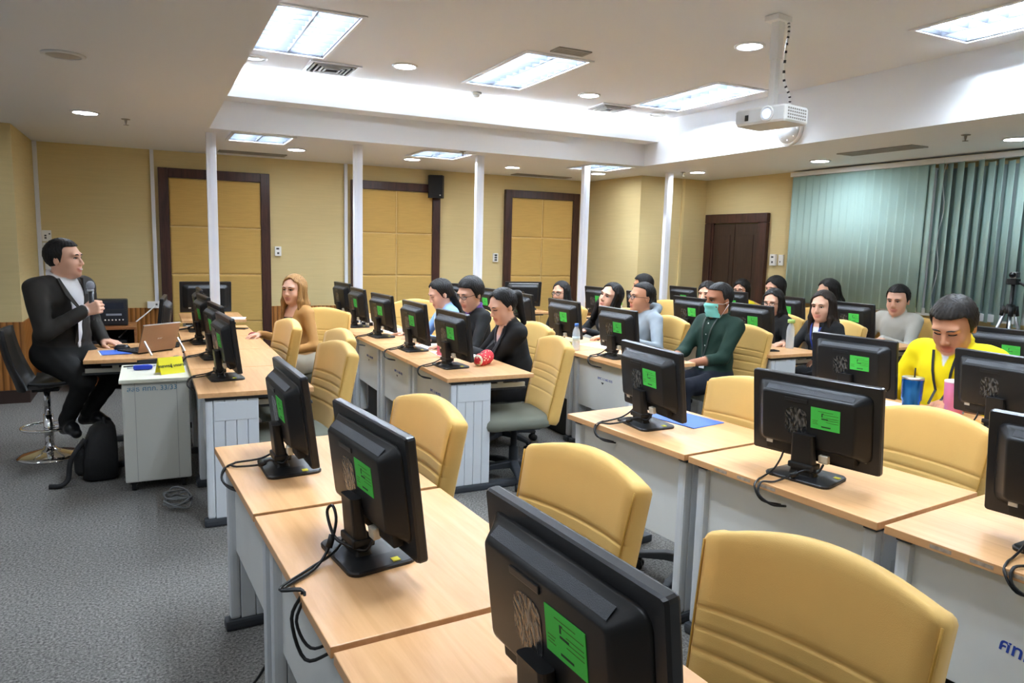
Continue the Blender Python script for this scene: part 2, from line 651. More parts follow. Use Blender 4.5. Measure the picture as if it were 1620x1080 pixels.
# dark double-leaf door in the back wall
t = tag(thing('door_1', 'dark brown wooden double door with moulded frame in back wall', None, (XB, 7.37, 0)), kind='structure')
for y0, y1 in ((.43, .56), (-.57, -.44)):
    MB().bbox(-.06, -.002, y0, y1, 0, 1.929, .01).build('door_frame', M_FRAME, t)
    MB().bbox(-.045, -.002, y0 - .03 if y0 > 0 else y1, y0 if y0 > 0 else y1 + .03, 0, 1.94, .004).build('door_stop', M_FRAME, t)
MB().bbox(-.06, -.002, -.57, .56, 1.93, 2.05, .01).build('door_head', M_FRAME, t)
for y0, y1 in ((-.41, -.005), (.005, .40)):
    lf = MB().box(-.03, -.002, y0, y1, 0, 1.92).build('door_leaf', M_DOOR, t)
    for z0, z1 in ((.18, .82), (.95, 1.78)):
        MB().bbox(-.036, -.028, y0 + .07, y1 - .07, z0, z1, .004).build('door_panel', M_DOOR, lf)
MB().tube([(-.03, -.06, 1.0), (-.075, -.06, 1.0), (-.08, -.075, 1.0), (-.08, -.18, 1.0)], .009, 8).build('door_handle', M_ALU, t)

# window behind the blind
t = tag(thing('window_1', 'pale window with white frame behind the vertical blinds', None, (XB, 4.4, 0)), kind='structure')
MB().box(-.02, -.002, -2.4, 1.9, 1.05, 2.4).build('window_pane', mat('dim_window', srgb(150, 165, 165), 0.2), t)
for y in (-2.4, -1.6, -.66, .3, 1.2, 1.85):
    MB().bbox(-.05, -.002, y - .03, y + .03, 1.0, 2.42, .004).build('window_mullion', M_WHITEM, t)
MB().bbox(-.07, -.002, -2.45, 1.93, .98, 1.05, .004).build('window_sill', M_WHITEM, t)

# vertical blind: head rail and one object for each vane
t = thing('vertical_blind', 'pale green vertical blind hanging over the back window', 'blind', (XB - .09, 4.7, 0))
MB().bbox(-.03, .05, -2.9, 1.72, 2.45, 2.50, .004).build('head_rail', M_WHITEM, t)


def vane_mesh(z0, z1, w):
    q = MB().m(0, True)
    L = []
    for z in (z0, z1):
        L.append([Vector((.006 * (1 - (2 * u - 1) ** 2), w * (u - .5), z)) for u in [i / 6 for i in range(7)]] +
                 [Vector((.006 * (1 - (2 * u - 1) ** 2) - .0015, w * (u - .5), z)) for u in [1 - i / 6 for i in range(7)]])
    q.loft(L)
    return q.mesh('vane', M_BLIND)


vm1 = vane_mesh(1.0, 2.45, .115)
vm2 = vane_mesh(.98, 2.45, .105)
rng = random.Random(3)
y = 1.64
k = 0
while y > -.02:                                # closed part: vanes overlap almost flat
    o = obj('vane', vm1, t, (0, y, rng.uniform(-.01, .01)), rad(5 + rng.uniform(-1, 1)))
    y -= .098
while y > -2.85:                               # drawn part: vanes turned and uneven
    o = obj('vane', vm2, t, (rng.uniform(-.004, .004), y, rng.uniform(-.03, .03)), rad(-30 + rng.uniform(-6, 6)))
    o.rotation_euler[0] = rad(rng.uniform(-.3, .3))
    y -= .092 + rng.uniform(-.005, .005)
MB().tube([(.0, -.16 + .02 * math.sin(i), 2.44 - i * .09) for i in range(17)], .003, 5).build('pull_chain', M_WHITE, t)

# white posts carrying cables from the ceiling
POSTS = [.54, 1.91, 3.25, 4.66, 5.89]
PL = ['white square post standing in front of the first padded panel', 'white square post between the first and second padded panels',
      'white square post beside the black wall speaker', 'white square post by the far right wall corner',
      'white square post farthest to the back near the dark door']
for x, lab in zip(POSTS, PL):
    t = thing('cable_post', lab, 'post', (x, 7.42 if x < 4 else 7.50, 0), 0, 'white cable posts behind the desk rows')
    MB().bbox(-.043, .043, -.03, .03, 0, ZL - .001, .004).build('channel', M_POST, t)
    MB().box(-.012, .012, -.0325, -.0295, .02, ZL - .01).build('cover_strip', mat('post_cover', srgb(222, 226, 236), .35), t)
    MB().bbox(-.055, .055, -.042, .042, 0, .012, .003).build('foot_plate', M_POST, t)
# slim conduits on the far wall
for x, z0, lab in ((-1.048, .75, 'slim white vertical conduit in the far left wall corner'), (.055, .80, 'slim white vertical conduit left of the first padded panel'),
                   (2.23, .75, 'slim white vertical conduit left of the second padded panel')):
    tag(MB().bbox(x - .02, x + .02, YW - .035, YW - .001, z0, ZL - .002, .004).build('wall_conduit', M_POST), lab, 'conduit', 'white conduits on the far wall')
tag(MB().bbox(6.50, 6.54, QY - .03, QY - .001, .75, ZL - .002, .004).build('wall_conduit', mat('cream_conduit', srgb(226, 206, 150), .5)),
    'slim cream vertical conduit on the far right pier', 'conduit')


# ------------------------------------------------------------------ ceiling fixtures
def troffer_parts(t, w, l, blades):
    """opening faces down, origin at ceiling level"""
    for sx in (-1, 1):
        MB().bbox(min(sx * w / 2, sx * (w / 2 - .03)), max(sx * w / 2, sx * (w / 2 - .03)), -l / 2, l / 2, -.012, -.001, .003).build('rim', M_WHITEM, t)
        MB().bbox(-w / 2 + .03, w / 2 - .03, min(sx * l / 2, sx * (l / 2 - .03)), max(sx * l / 2, sx * (l / 2 - .03)), -.012, -.001, .003).build('rim', M_WHITEM, t)
    wi, li = w / 2 - .028, l / 2 - .028
    q = MB()
    q.box(-wi, wi, -li, li, .108, .112)
    q.box(-wi, -wi + .003, -li, li, .0, .108).box(wi - .003, wi, -li, li, .0, .108).box(-wi, wi, -li, -li + .003, .0, .108).box(-wi, wi, li - .003, li, .0, .108)
    q.build('reflector', M_REFLECT, t)
    for sx in (-1, 1):
        xx = sx * wi / 2
        MB().m(0, True).cyl((xx, -li + .02, .085), (xx, li - .02, .085), .013, n=10).build('tube', M_TUBE, t)
        bl = MB()
        bl.prism([(-.002, .0), (.002, .0), (.008, .052), (-.008, .052)], -wi / 2 + .012, wi / 2 - .012, M=Matrix(((0, 0, 1, 0), (1, 0, 0, 0), (0, 1, 0, 0), (0, 0, 0, 1))))
        bl = bl.mesh('louvre_blade', M_LOUVRE)
        n = blades
        for i in range(n):
            yy = -li + 2 * li * (i + .5) / n
            obj('louvre_blade', bl, t, (xx, yy, .002))
    MB().prism([(-.006, .0), (.006, .0), (.013, .054), (-.013, .054)], -li + .004, li - .004, M=Matrix(((1, 0, 0, 0), (0, 0, 1, 0), (0, 1, 0, 0), (0, 0, 0, 1)))).build('spine', M_LOUVRE, t)
    for sx in (-1, 1):
        MB().box(sx * (wi - .008) - .003, sx * (wi - .008) + .003, -li + .004, li - .004, .002, .054).build('louvre_side', M_LOUVRE, t)


TROF = [(1.015, 5.47, ZU, 'long louvred fluorescent light nearest the left coffer edge'),
        (2.85, 5.64, ZU, 'long louvred fluorescent light in the middle of the coffer'),
        (4.71, 5.66, ZU, 'long louvred fluorescent light above the far right coffer corner'),
        (4.71, 2.64, ZU, 'long louvred fluorescent light right of the projector, cut by the picture edge'),
        (2.85, 2.3, ZU, 'added unseen long louvred fluorescent light overhead in the middle of the coffer near end'),  # this entry and those below it: unseen lamps added to raise the brightness
        (1.015, 2.3, ZU, 'added unseen long louvred fluorescent light overhead at the left of the coffer near end'),
        (2.85, -.6, ZU, 'added unseen long louvred fluorescent light behind the viewer in the coffer middle'),  # guessed lamps behind the viewer, continuing the pattern to match the brightness
        (4.71, -.6, ZU, 'added unseen long louvred fluorescent light behind the viewer at the coffer side')]
proto = None
for x, y, z, lab in TROF:
    if proto is None:
        proto = thing('ceiling_light', lab, 'ceiling light', (x, y, z), 0, 'long louvred lights in the coffer')
        troffer_parts(proto, .60, 1.27, 10)
    else:
        dup(proto, (x, y, z), 0, lab)
proto = None
for x, y, lab in ((.99, 7.52, 'square louvred light in the low ceiling above the first white post'),
                  (2.86, 7.6, 'square louvred light in the low ceiling near the black speaker'),
                  (4.88, 7.54, 'square louvred light in the low ceiling above the fourth white post')):
    if proto is None:
        proto = thing('ceiling_light', lab, 'ceiling light', (x, y, ZL), 0, 'square louvred lights in the low ceiling')
        troffer_parts(proto, .58, .62, 5)
    else:
        dup(proto, (x, y, ZL), 0, lab)


def downlight(x, y, z, lab, on=True, r=.085):
    t = thing('downlight', lab, 'downlight', (x, y, z), 0, 'round recessed downlights')
    MB().m(0, True).lathe([(r + .022, -.001), (r + .022, -.006), (r + .004, -.012), (r, -.010), (r, -.001)], 28).build('trim_ring', M_WHITEM, t)
    MB().m(0, True).lathe([(r - .0005, -.0015), (r - .0005, -.006), (r * .6, -.009), (0.001, -.010)], 28).build('lens', M_DOWN if on else mat('unlit_lens', srgb(176, 172, 165), .3), t)


for x, y, z, on, lab in ((-.38, 4.75, ZL, False, 'unlit round downlight above the front aisle'),
                         (-.42, 6.83, ZL, True, 'lit round downlight above the standing presenter area'),
                         (1.44, 8.17, ZL, True, 'lit round downlight near the first padded panel'),
                         (2.74, 8.19, ZL, True, 'lit round downlight left of the black wall speaker'),
                         (4.04, 8.21, ZL, True, 'lit round downlight left of the third padded panel'),
                         (5.25, 8.15, ZL, True, 'lit round downlight beside the far right corner'),
                         (6.09, 7.21, ZL, True, 'lit round downlight in front of the dark door'),
                         (6.28, 5.53, ZL, True, 'lit round downlight above the blind end'),
                         (-.42, 2.7, ZL, True, 'unseen lit round downlight added over the front aisle beside the near block'),  # aisle lamps added out of view to brighten the desk fronts
                         (-.42, .6, ZL, True, 'unseen lit round downlight added over the front aisle beside the viewer'),
                         (-2.2, 4.75, ZL, True, 'unseen lit round downlight added by the front wall, farther one'),  # guessed lamps near the front wall, added as fill for the desk fronts
                         (-2.2, 2.0, ZL, True, 'unseen lit round downlight added by the front wall, nearer one'),
                         (6.28, 3.6, ZL, True, 'added lit round downlight above the back wall outside the view'),  # guessed lamp, added to match the overall brightness
                         (1.93, 5.97, ZU, True, 'lit round downlight between two coffer lights at left'),
                         (3.8, 6.11, ZU, True, 'lit round downlight between two coffer lights at the far side'),
                         (3.84, 4.07, ZU, True, 'lit round downlight left of the projector mount'),
                         (.80, 6.38, ZU, False, 'unlit round downlight beside the left coffer edge'),
                         (4.93, 6.53, ZU, False, 'unlit round downlight by the far right coffer corner')):
    downlight(x, y, z, lab, on)

# cove lamps lying in the trough
t = thing('cove_lamp', 'fluorescent cove lamp hidden in the ceiling trough', 'cove light', ((CX0 + CX1) / 2, CY1 - .11, 2.786))
for i in range(4):
    xa = -2.3 + i * 1.16
    MB().m(0, True).cyl((xa, 0, .032), (xa + 1.08, 0, .032), .013, n=8).build('tube', M_COVE, t)
    MB().box(xa - .01, xa + 1.09, -.02, .02, 0, .018).build('batten', M_WHITEM, t)


def diffuser(x, y, z, s, lab):
    t = thing('air_diffuser', lab, 'air vent', (x, y, z), 0, 'square air diffusers in the coffer')
    for i, (a, dz) in enumerate(((s, -.004), (s * .80, -.010), (s * .62, -.013), (s * .45, -.016), (s * .30, -.018))):
        q = MB()
        wdt = .030 if i == 0 else .012
        q.box(-a / 2, a / 2, -a / 2, -a / 2 + wdt, dz - .01, dz).box(-a / 2, a / 2, a / 2 - wdt, a / 2, dz - .01, dz)
        q.box(-a / 2, -a / 2 + wdt, -a / 2 + wdt, a / 2 - wdt, dz - .01, dz).box(a / 2 - wdt, a / 2, -a / 2 + wdt, a / 2 - wdt, dz - .01, dz)
        q.build('frame' if i == 0 else 'louvre_ring', M_WHITEM if i == 0 else M_GREYSLAT, t)
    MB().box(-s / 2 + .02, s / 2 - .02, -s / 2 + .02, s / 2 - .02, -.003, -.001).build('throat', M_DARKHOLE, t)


diffuser(1.42, 6.38, ZU, .42, 'square white air diffuser beside the left coffer light')
diffuser(4.3, 6.52, ZU, .40, 'square white air diffuser near the far right coffer light')


def slot_vent(x, y, z, lx, ly, lab, cat='air vent'):
    t = thing('air_vent', lab, cat, (x, y, z), 0, 'long slotted air vents in the low ceiling')
    q = MB()
    e = .02
    q.box(-lx / 2, lx / 2, -ly / 2, -ly / 2 + e, -.01, -.001).box(-lx / 2, lx / 2, ly / 2 - e, ly / 2, -.01, -.001)
    q.box(-lx / 2, -lx / 2 + e, -ly / 2 + e, ly / 2 - e, -.01, -.001).box(lx / 2 - e, lx / 2, -ly / 2 + e, ly / 2 - e, -.01, -.001)
    q.build('frame', M_GREYSLAT, t)
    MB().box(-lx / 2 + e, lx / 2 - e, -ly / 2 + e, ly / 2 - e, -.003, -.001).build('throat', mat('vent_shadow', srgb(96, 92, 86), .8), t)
    along_x = lx > ly
    n = 5
    for i in range(n):
        c = -(ly if along_x else lx) / 2 + e + ((ly if along_x else lx) - 2 * e) * (i + .5) / n
        q = MB()
        if along_x:
            q.box(-lx / 2 + e, lx / 2 - e, c - .006, c + .006, -.008, -.003)
        else:
            q.box(c - .006, c + .006, -ly / 2 + e, ly / 2 - e, -.008, -.003)
        q.build('slat', M_GREYSLAT, t)


slot_vent(1.08, 8.85, ZL, .72, .22, 'long grey air vent above the first padded panel')
slot_vent(4.85, 8.95, ZL, .85, .2, 'long grey air vent above the third padded panel')
slot_vent(6.06, 4.66, ZL, .22, .78, 'long grey air vent in the ceiling before the blind')
slot_vent(2.85, 4.86, ZU - .0, .28, .14, 'small grey ceiling grille beside the middle coffer light')
for x, y, z, lab in ((-.14, 7.02, ZL, 'ceiling sprinkler near the far left wall'), (5.96, 7.33, ZL, 'ceiling sprinkler near the last white post'),
                     (5.8, 3.71, ZL, 'ceiling sprinkler above the blind'), (2.96, 7.2, ZL, 'ceiling sprinkler beside the middle low light')):
    t = thing('sprinkler', lab, 'sprinkler', (x, y, z), 0, 'ceiling sprinklers')
    MB().m(0, True).lathe([(.035, -.001), (.033, -.006), (.012, -.008), (.008, -.03), (.004, -.045)], 14).build('body', M_GREYSLAT, t)
    MB().m(0, True).lathe([(.003, -.045), (.022, -.047), (.022, -.05), (.003, -.052)], 14).build('deflector', M_GREYSLAT, t)
t = thing('smoke_detector', 'round white smoke detector on the coffer ceiling', 'smoke detector', (2.85, 6.62, ZU))
MB().m(0, True).lathe([(.052, -.001), (.052, -.018), (.04, -.024)], 20).build('base', M_WHITE, t)
MB().m(0, True).lathe([(.034, -.024), (.032, -.042), (.012, -.05)], 20).build('sensor', M_WHITE, t)

# ------------------------------------------------------------------ things on the walls
t = thing('wall_speaker', 'black loudspeaker high on far wall beside second padded panel', 'speaker', (3.43, YW - .02, 2.30), rad(-22))
q = MB()
q.prism([(-.105, -.06), (-.085, -.17), (.085, -.17), (.105, -.06), (.06, -.01), (-.06, -.01)], -.145, .145)
q.build('cabinet', M_BLACKM, t)
MB().bbox(-.088, .088, -.178, -.171, -.135, .135, .003).build('grille', mat('speaker_grille', (.012, .012, .013), .7, bump=.8, bscale=600), t)
MB().box(-.03, .03, -.012, .03, -.05, .05).build('bracket', M_BLACK, t)
MB().box(.05, .066, -.1795, -.178, -.12, -.105).build('badge', M_WHITE, t)


def wallbox(name, lab, cat, loc, w, h, d=.03, face='y', dark=None, group=None):
    t = thing(name, lab, cat, loc, 0 if face == 'y' else -PI / 2, group)
    MB().bbox(-w / 2, w / 2, -d, -.001, -h / 2, h / 2, .004).build('housing', M_WHITE, t)
    if dark:
        for x0, x1, z0, z1 in dark:
            MB().box(x0, x1, -d - .0015, -d + .001, z0, z1).build('display', mat('dark_display', (.05, .055, .06), .3), t)
    return t


wallbox('thermostat', 'small white wall thermostat right of first padded panel', 'thermostat', (1.40, YW, 1.42), .075, .115, dark=[(-.022, .012, .02, .04), (-.012, .012, -.035, -.012)])
wallbox('thermostat', 'small white wall controller with dark keys left of third padded panel', 'thermostat', (4.32, YW, 1.39), .075, .12, dark=[(-.02, .02, -.045, -.02), (-.02, .02, -.012, .012), (-.02, .02, .02, .045)])
wallbox('wall_switch', 'small white wall unit topmost of three at far left corner', 'switch', (-.982, YW, 1.535), .085, .12, dark=[(-.02, .0, -.03, -.012), (-.02, .0, -.005, .012), (.02, .035, .015, .03)])
wallbox('wall_switch', 'white wall unit with black square at far left corner', 'switch', (-.982, YW, 1.395), .085, .14, dark=[(-.028, .022, -.03, .03)])
wallbox('wall_switch', 'white rocker switch lowest of three at far left corner', 'switch', (-.975, YW, 1.245), .07, .13)
wallbox('wall_outlet', 'white wall outlet box at end of conduit beside first panel', 'outlet', (.03, YW, .785), .15, .075, .05, dark=[(.01, .03, -.005, .015)])
wallbox('thermostat', 'white wall thermostat right of the dark door', 'thermostat', (XB, 6.69, 1.47), .09, .14, .035, 'x', dark=[(-.02, .015, .025, .045), (-.012, .012, -.04, -.015)])
wallbox('wall_switch', 'white wall switch beside thermostat near blind edge', 'switch', (XB, 6.57, 1.47), .075, .13, .02, 'x', dark=[(-.015, .0, -.03, -.012)])
tag(MB().m(0, True).tube(spline([(.03, YW - .06, .77), (-.06, YW - .2, .7), (-.2, YW - .45, .6), (-.32, YW - .7, .5)], 6), .008, 6).build('wall_cable', M_WHITE),
    'white cable hanging from wall outlet to the wooden cabinet', 'cable')
# round metal disc on the coffer side
t = thing('wall_disc', 'round silver disc fixed to coffer side behind projector', 'wall disc', (CX1 - .0005, 4.94, 2.66), 0)
Mx = Matrix.Rotation(-PI / 2, 4, 'Y')
MB().m(0, True).lathe([(.02, .001), (.14, .001), (.14, .03), (.13, .036), (.02, .036)], 40, M=Mx).build('rim', M_WHITE, t)
MB().m(0, True).lathe([(.001, .0365), (.125, .0365), (.125, .04), (.001, .042)], 40, M=Mx).build('face', mat('satin_disc', (.72, .74, .76), .25, .6), t)
for a in range(0, 360, 45):
    MB().m(0, True).lathe([(.001, .042), (.006, .042), (.006, .046), (.001, .047)], 8, c=(.095 * math.cos(rad(a)), .095 * math.sin(rad(a)), 0), M=Mx).build('screw', M_CHROME, t)

# ------------------------------------------------------------------ projector on its ceiling mount
t = thing('projector', 'white video projector hanging from ceiling pole', 'projector', (3.52, 3.50, 2.345), rad(10))
body = MB()
L = []
for z, ins in ((0, .012), (.012, .0), (.085, .0), (.10, .012)):
    L.append([Vector((x * (1 - ins * 3), y * (1 - ins * 3), z)) for x, y in rrect(.26, .36, .03)])
body.loft(L)
body.build('body', M_WHITE, t)
MB().bbox(-.132, -.128, -.17, .17, .012, .088, .001).build('front_bezel', mat('pale_grey_plastic', srgb(222, 222, 220), .4), t)
ln = MB().m(0, True).lathe([(.045, 0), (.045, .012), (.034, .014), (.034, .008)], 24, M=Matrix.Translation((-.130, -.06, .052)) @ Matrix.Rotation(-PI / 2, 4, 'Y')).build('lens_ring', M_WHITE, t)
MB().m(0, True).lathe([(.001, .008), (.030, .008), (.028, .014), (.001, .020)], 24, M=Matrix.Translation((-.130, -.06, .052)) @ Matrix.Rotation(-PI / 2, 4, 'Y')).build('lens', mat('lens_blue', (.35, .45, .85), .08, emit=(.5, .65, 1), estr=.25), ln)
MB().box(-.1335, -.131, .075, .10, .025, .06).build('sensor_window', M_BLACK, t)
for i in range(9):
    for k in range(4):
        x0 = -.10 + i * .022
        MB().box(x0, x0 + .013, -.1815, -.179, .02 + k * .018, .03 + k * .018).build('vent_slot', M_GREYSLAT, t)
MB().bbox(-.05, .05, -.06, .06, .10, .115, .004).build('mount_plate', M_WHITE, t)
MB().bbox(-.022, .022, -.022, .022, .11, .42, .003).build('lower_pole', M_WHITE, t)
MB().bbox(-.028, .028, -.028, .028, .40, .63, .003).build('upper_pole', M_WHITE, t)
MB().bbox(-.07, .07, -.05, .05, .62, .654, .004).build('ceiling_plate', M_WHITE, t)
pts = spline([(.06, -.03, .64), (.05, -.045, .57), (.035, -.045, .45), (.035, -.045, .28), (.07, -.07, .18), (.09, -.06, .105)], 6)
cb = MB().m(0, True).tube(pts, .008, 6).build('cable', M_WHITE, t)
q = MB()
for i in range(0, len(pts) - 1, 2):
    q.cyl(pts[i], pts[i].lerp(pts[i + 1], .6), .0085, n=6)
q.build('cable_wrap', M_BLACK, cb)
# ------------------------------------------------------------------ desks
DZ = 0.745


def desk_meshes():
    D = {}
    D['top'] = MB().bbox(0, .6, .002, .798, DZ - .026, DZ, .0025).mesh('desk_top', M_DESK)
    q = MB()
    q.bbox(.035, .075, -.0225, .0225, .045, .70, .012)                       # rounded front column
    for i in range(4):
        q.bbox(.076 + i * .058, .132 + i * .058, -.021, .021, .045, .70, .004)   # fluted leaves
    q.bbox(.080, .302, -.0235, .0235, .585, .69, .004)                       # cap cover
    D['leg'] = q.mesh('leg', M_LEG)
    D['foot'] = MB().bbox(.015, .545, -.032, .032, 0, .045, .014).mesh('foot', M_DARKG)
    D['bracket'] = MB().bbox(.035, .50, -.024, .024, .70, DZ - .027, .003).mesh('bracket', M_DARKG)
    D['panel'] = MB().bbox(.062, .078, .065, .735, .33, DZ - .028, .003).mesh('modesty_panel', M_MODESTY)
    D['tray'] = MB().bbox(.33, .62, .14, .66, .622, .636, .003).mesh('keyboard_tray', M_DARKG)
    q = MB()
    for y in (.125, .66):
        q.box(.25, .60, y, y + .014, .640, .668).box(.40, .44, y, y + .014, .66, DZ - .028)
    D['rails'] = q.mesh('tray_rail', mat('cream_rail', srgb(220, 216, 200), .5))
    return D


DM = desk_meshes()
COVER = mat('black_cover_strip', (.02, .02, .022), .5)


def desk(lab, ox, oy, rot=0.0, group='computer desks', marks=None, tray=True):
    """origin: front edge, near end; local x runs to the user's side, local y along the row"""
    t = thing('computer_desk', lab, 'desk', (ox, oy, 0), rot, group)
    obj('desk_top', DM['top'], t)
    for y in (.045, .755):
        lg = obj('leg', DM['leg'], t, (0, y, 0))
        obj('foot', DM['foot'], lg)
        obj('bracket', DM['bracket'], lg)
    p = obj('modesty_panel', DM['panel'], t)
    if tray:
        tr = obj('keyboard_tray', DM['tray'], t)
        obj('tray_rail', DM['rails'], tr)
    MB().box(.056, .062, .735, .748, .05, DZ - .03).build('cable_duct', COVER, t) if False else None
    if marks == 'label':
        MB().add([(.0612, .42, .56), (.0612, .38, .56), (.0612, .40, .542)], [(0, 1, 2)]).build('arrow_mark', M_BLACK, p)
        text('RMC 1-2 465-9/35', .026, M_BLUEINK, p, frame_M((.0615, .37, .585), (0, -1, 0), (0, 0, 1)))
    elif marks == 'scrawl':
        text('ศทก.', .05, M_BLUEINK, p, frame_M((.0615, .43, .50), (0, -1, -.12), (0, -.12, 1)), bold=True)
    if marks in ('scrawl', 'worn'):
        for i, (y0, y1) in enumerate(((.66, .60), (.55, .49), (.46, .38))):
            MB().box(-.0006, .0006, y1, y0, DZ - .018, DZ - .007).build('worn_patch', mat('worn_laminate', srgb(176, 158, 140), .6, vary=.3, vscale=(60, 60, 60)), t)
    return t


ORD = ['first', 'second', 'third', 'fourth']
FAR_X = [.20, 1.60, 2.95, 4.42, 5.72]
FAR_Y0 = [4.08, 4.08, 4.10, 4.22, 4.24]
ROWS = ['front', 'second', 'third', 'fourth', 'back']
for r in range(5):
    n = 4 if r < 4 else 4
    for k in range(n):
        rot = rad(random.uniform(-.4, .4))
        desk('beech desk %s from the aisle in the %s row of the far block' % (ORD[k], ROWS[r]), FAR_X[r], FAR_Y0[r] + .803 * k, 0,
             marks="label" if (r, k) in ((1, 0), (1, 1), (1, 2), (2, 0), (2, 1)) else None)
# the near block is turned a little
NEAR = [(.20, 3.02, 3.5, 3, 'front'), (1.82, 3.04, 5.5, 3, 'second'), (3.17, 3.14, 5.0, 3, 'third'), (4.62, 3.22, 4.0, 2, 'fourth')]


def near_pt(r, s, lx=0.0):
    """point on near row r: s metres along the row from its far end, lx metres behind its front edge"""
    x0, y0, a, n, _ = NEAR[r]
    a = rad(a)
    return (x0 + math.sin(a) * s + math.cos(a) * lx, y0 - math.cos(a) * s + math.sin(a) * lx)


for r, (x0, y0, a, n, nm) in enumerate(NEAR):
    for k in range(n):
        p = near_pt(r, .818 * (k + 1))
        desk('beech desk %s from the aisle in the %s row of the near block' % (ORD[k], nm), p[0], p[1], rad(a),
             marks='scrawl' if (r, k) == (1, 2) else ('worn' if (r, k) == (1, 1) else None))
# desks along the far wall
desk('beech desk by far wall under the back of a monitor, behind first white post', .26, 7.80, 0, tray=False)
desk('beech desk by far wall behind second white post', 1.66, 7.62, 0)
desk('beech desk by far wall beside second padded panel', 3.0, 7.62, 0)
desk('beech desk by far wall in front of third padded panel', 3.92, 7.98, 0, tray=False)


# ------------------------------------------------------------------ monitors
MW, MH = .49, .315
TILT = Matrix.Translation((.02, 0, .215)) @ Matrix.Rotation(rad(-7), 4, 'Y')


def bk(fx, fy, d=0.0):
    """point on the monitor's back seen from behind: fx 0..1 left to right, fy 0..1 top to bottom, d out of the back"""
    return Vector((-.012 - d, MW / 2 - fx * MW, MH / 2 - fy * MH))


def monitor_meshes():
    D = {}
    q = MB()
    pl = rrect(MW, MH, .008, 2)
    L = [[Vector((x, a * s_, b_ * s_)) for a, b_ in pl] for x, s_ in ((.014, .992), (.010, 1), (-.006, 1), (-.012, .985))]
    q.loft(L)
    D['panel'] = q.mesh('display_panel', M_BLACKG)
    D['screen'] = MB().box(.0135, .0150, -MW / 2 + .018, MW / 2 - .018, -MH / 2 + .022, MH / 2 - .016).mesh('screen', M_SCREEN)
    q = MB().m(0, True)
    L = []
    for d, w, h, r in ((.0, .44, .250, .03), (.006, .425, .238, .028), (.018, .40, .222, .024), (.040, .362, .196, .016), (.046, .350, .186, .012), (.047, .34, .176, .01)):
        L.append([Vector((-.011 - d, a, b_ + .004)) for a, b_ in rrect(w, h, r, 3)])
    q.loft(L)
    D['housing'] = q.mesh('rear_housing', M_BLACK)
    # vent strip on the sloping top of the housing
    a0, a1 = Vector((-.0305, 0, .1175)), Vector((-.0495, 0, .1035))
    nrm = Vector((-.6, 0, .8)) * .0012
    D['vent'] = MB().add([Vector((p.x, y, p.z)) + nrm for y, p in ((.165, a0), (-.165, a0), (-.165, a1), (.165, a1))], [(0, 1, 2, 3)]).mesh('vent_strip', M_VENT)
    D['slot'] = MB().bbox(-.061, -.0575, -.005, .085, .072, .086, .003).mesh('handle_slot', M_BLACKG)
    q = MB()
    q.loft([[Vector((x, a + .04, b_ - .002)) for a, b_ in rrect(.085, .105, .03, 4)] for x in (-.0575, -.0592)])
    D['film'] = q.mesh('film_label', MATS['film'])
    D['sticker'] = MB().box(-.0595, -.0575, -.125, -.018, -.012, .066).mesh('sticker', M_GREEN)
    q = MB()
    for z, y0, y1 in ((.054, -.10, -.045), (.045, -.12, -.06), (.018, -.045, -.024), (.012, -.042, -.024), (.006, -.045, -.024), (.034, -.12, -.075), (.026, -.12, -.075), (.018, -.12, -.075)):
        q.box(-.0599, -.0595, y0, y1, z - .0008, z + .0008)
    D['lines'] = q.mesh('ruled_line', M_INKL)
    q = MB()
    q.box(-.0600, -.0595, -.062, -.058, .034, .046).box(-.0600, -.0595, -.066, -.058, .046, .048).box(-.0600, -.0595, -.082, -.058, .026, .030)
    q.box(-.0600, -.0595, -.092, -.058, -.003, .001)
    D['print'] = q.mesh('print_mark', M_INK)
    D['socket'] = MB().bbox(-.040, -.012, -.17, .17, -.135, -.096, .004).mesh('port_bay', M_BLACKM)
    D['plug'] = MB().bbox(-.056, -.036, -.082, -.046, -.142, -.112, .004).mesh('video_plug', M_CREAM)
    D['plabel'] = MB().box(-.0415, -.0395, .143, .168, -.112, -.096).mesh('port_label', M_WHITE)
    q = MB()
    for i in range(3):
        for k in range(3):
            q.box(-.0135, -.0115, -.20 + i * .010, -.193 + i * .010, -.118 + k * .010, -.111 + k * .010)
    D['mark'] = q.mesh('print_mark', M_GREYSLAT)
    # stand
    q = MB()
    base = [(x * 1.0, y) for x, y in rrect(.19, .25, .03, 5)]
    base = [(x, y * (1 - .12 * (x + .095) / .19)) for x, y in base]
    L = [[Vector((x * s_, y * s_, z)) for x, y in base] for z, s_ in ((0, .99), (.008, 1), (.012, .97), (.018, .5))]
    q.loft(L)
    D['base'] = q.mesh('base', M_BLACK)
    q = MB()
    L = []
    for x, z, w, d in ((-.028, .012, .10, .05), (-.030, .03, .088, .040), (-.040, .10, .084, .034), (-.048, .168, .08, .03)):
        L.append([Vector((x + a, b_, z)) for a, b_ in rrect(d, w, .01, 3)])
    q.loft(L)
    q.bbox(-.060, .0, -.048, .048, .040, .062, .006)
    D['neck'] = q.mesh('neck', M_BLACK)
    D['ysticker'] = MB().box(.025, .045, -.105, -.045, .0122, .0150).mesh('yellow_label', M_YELLOW)
    return D


MM = monitor_meshes()


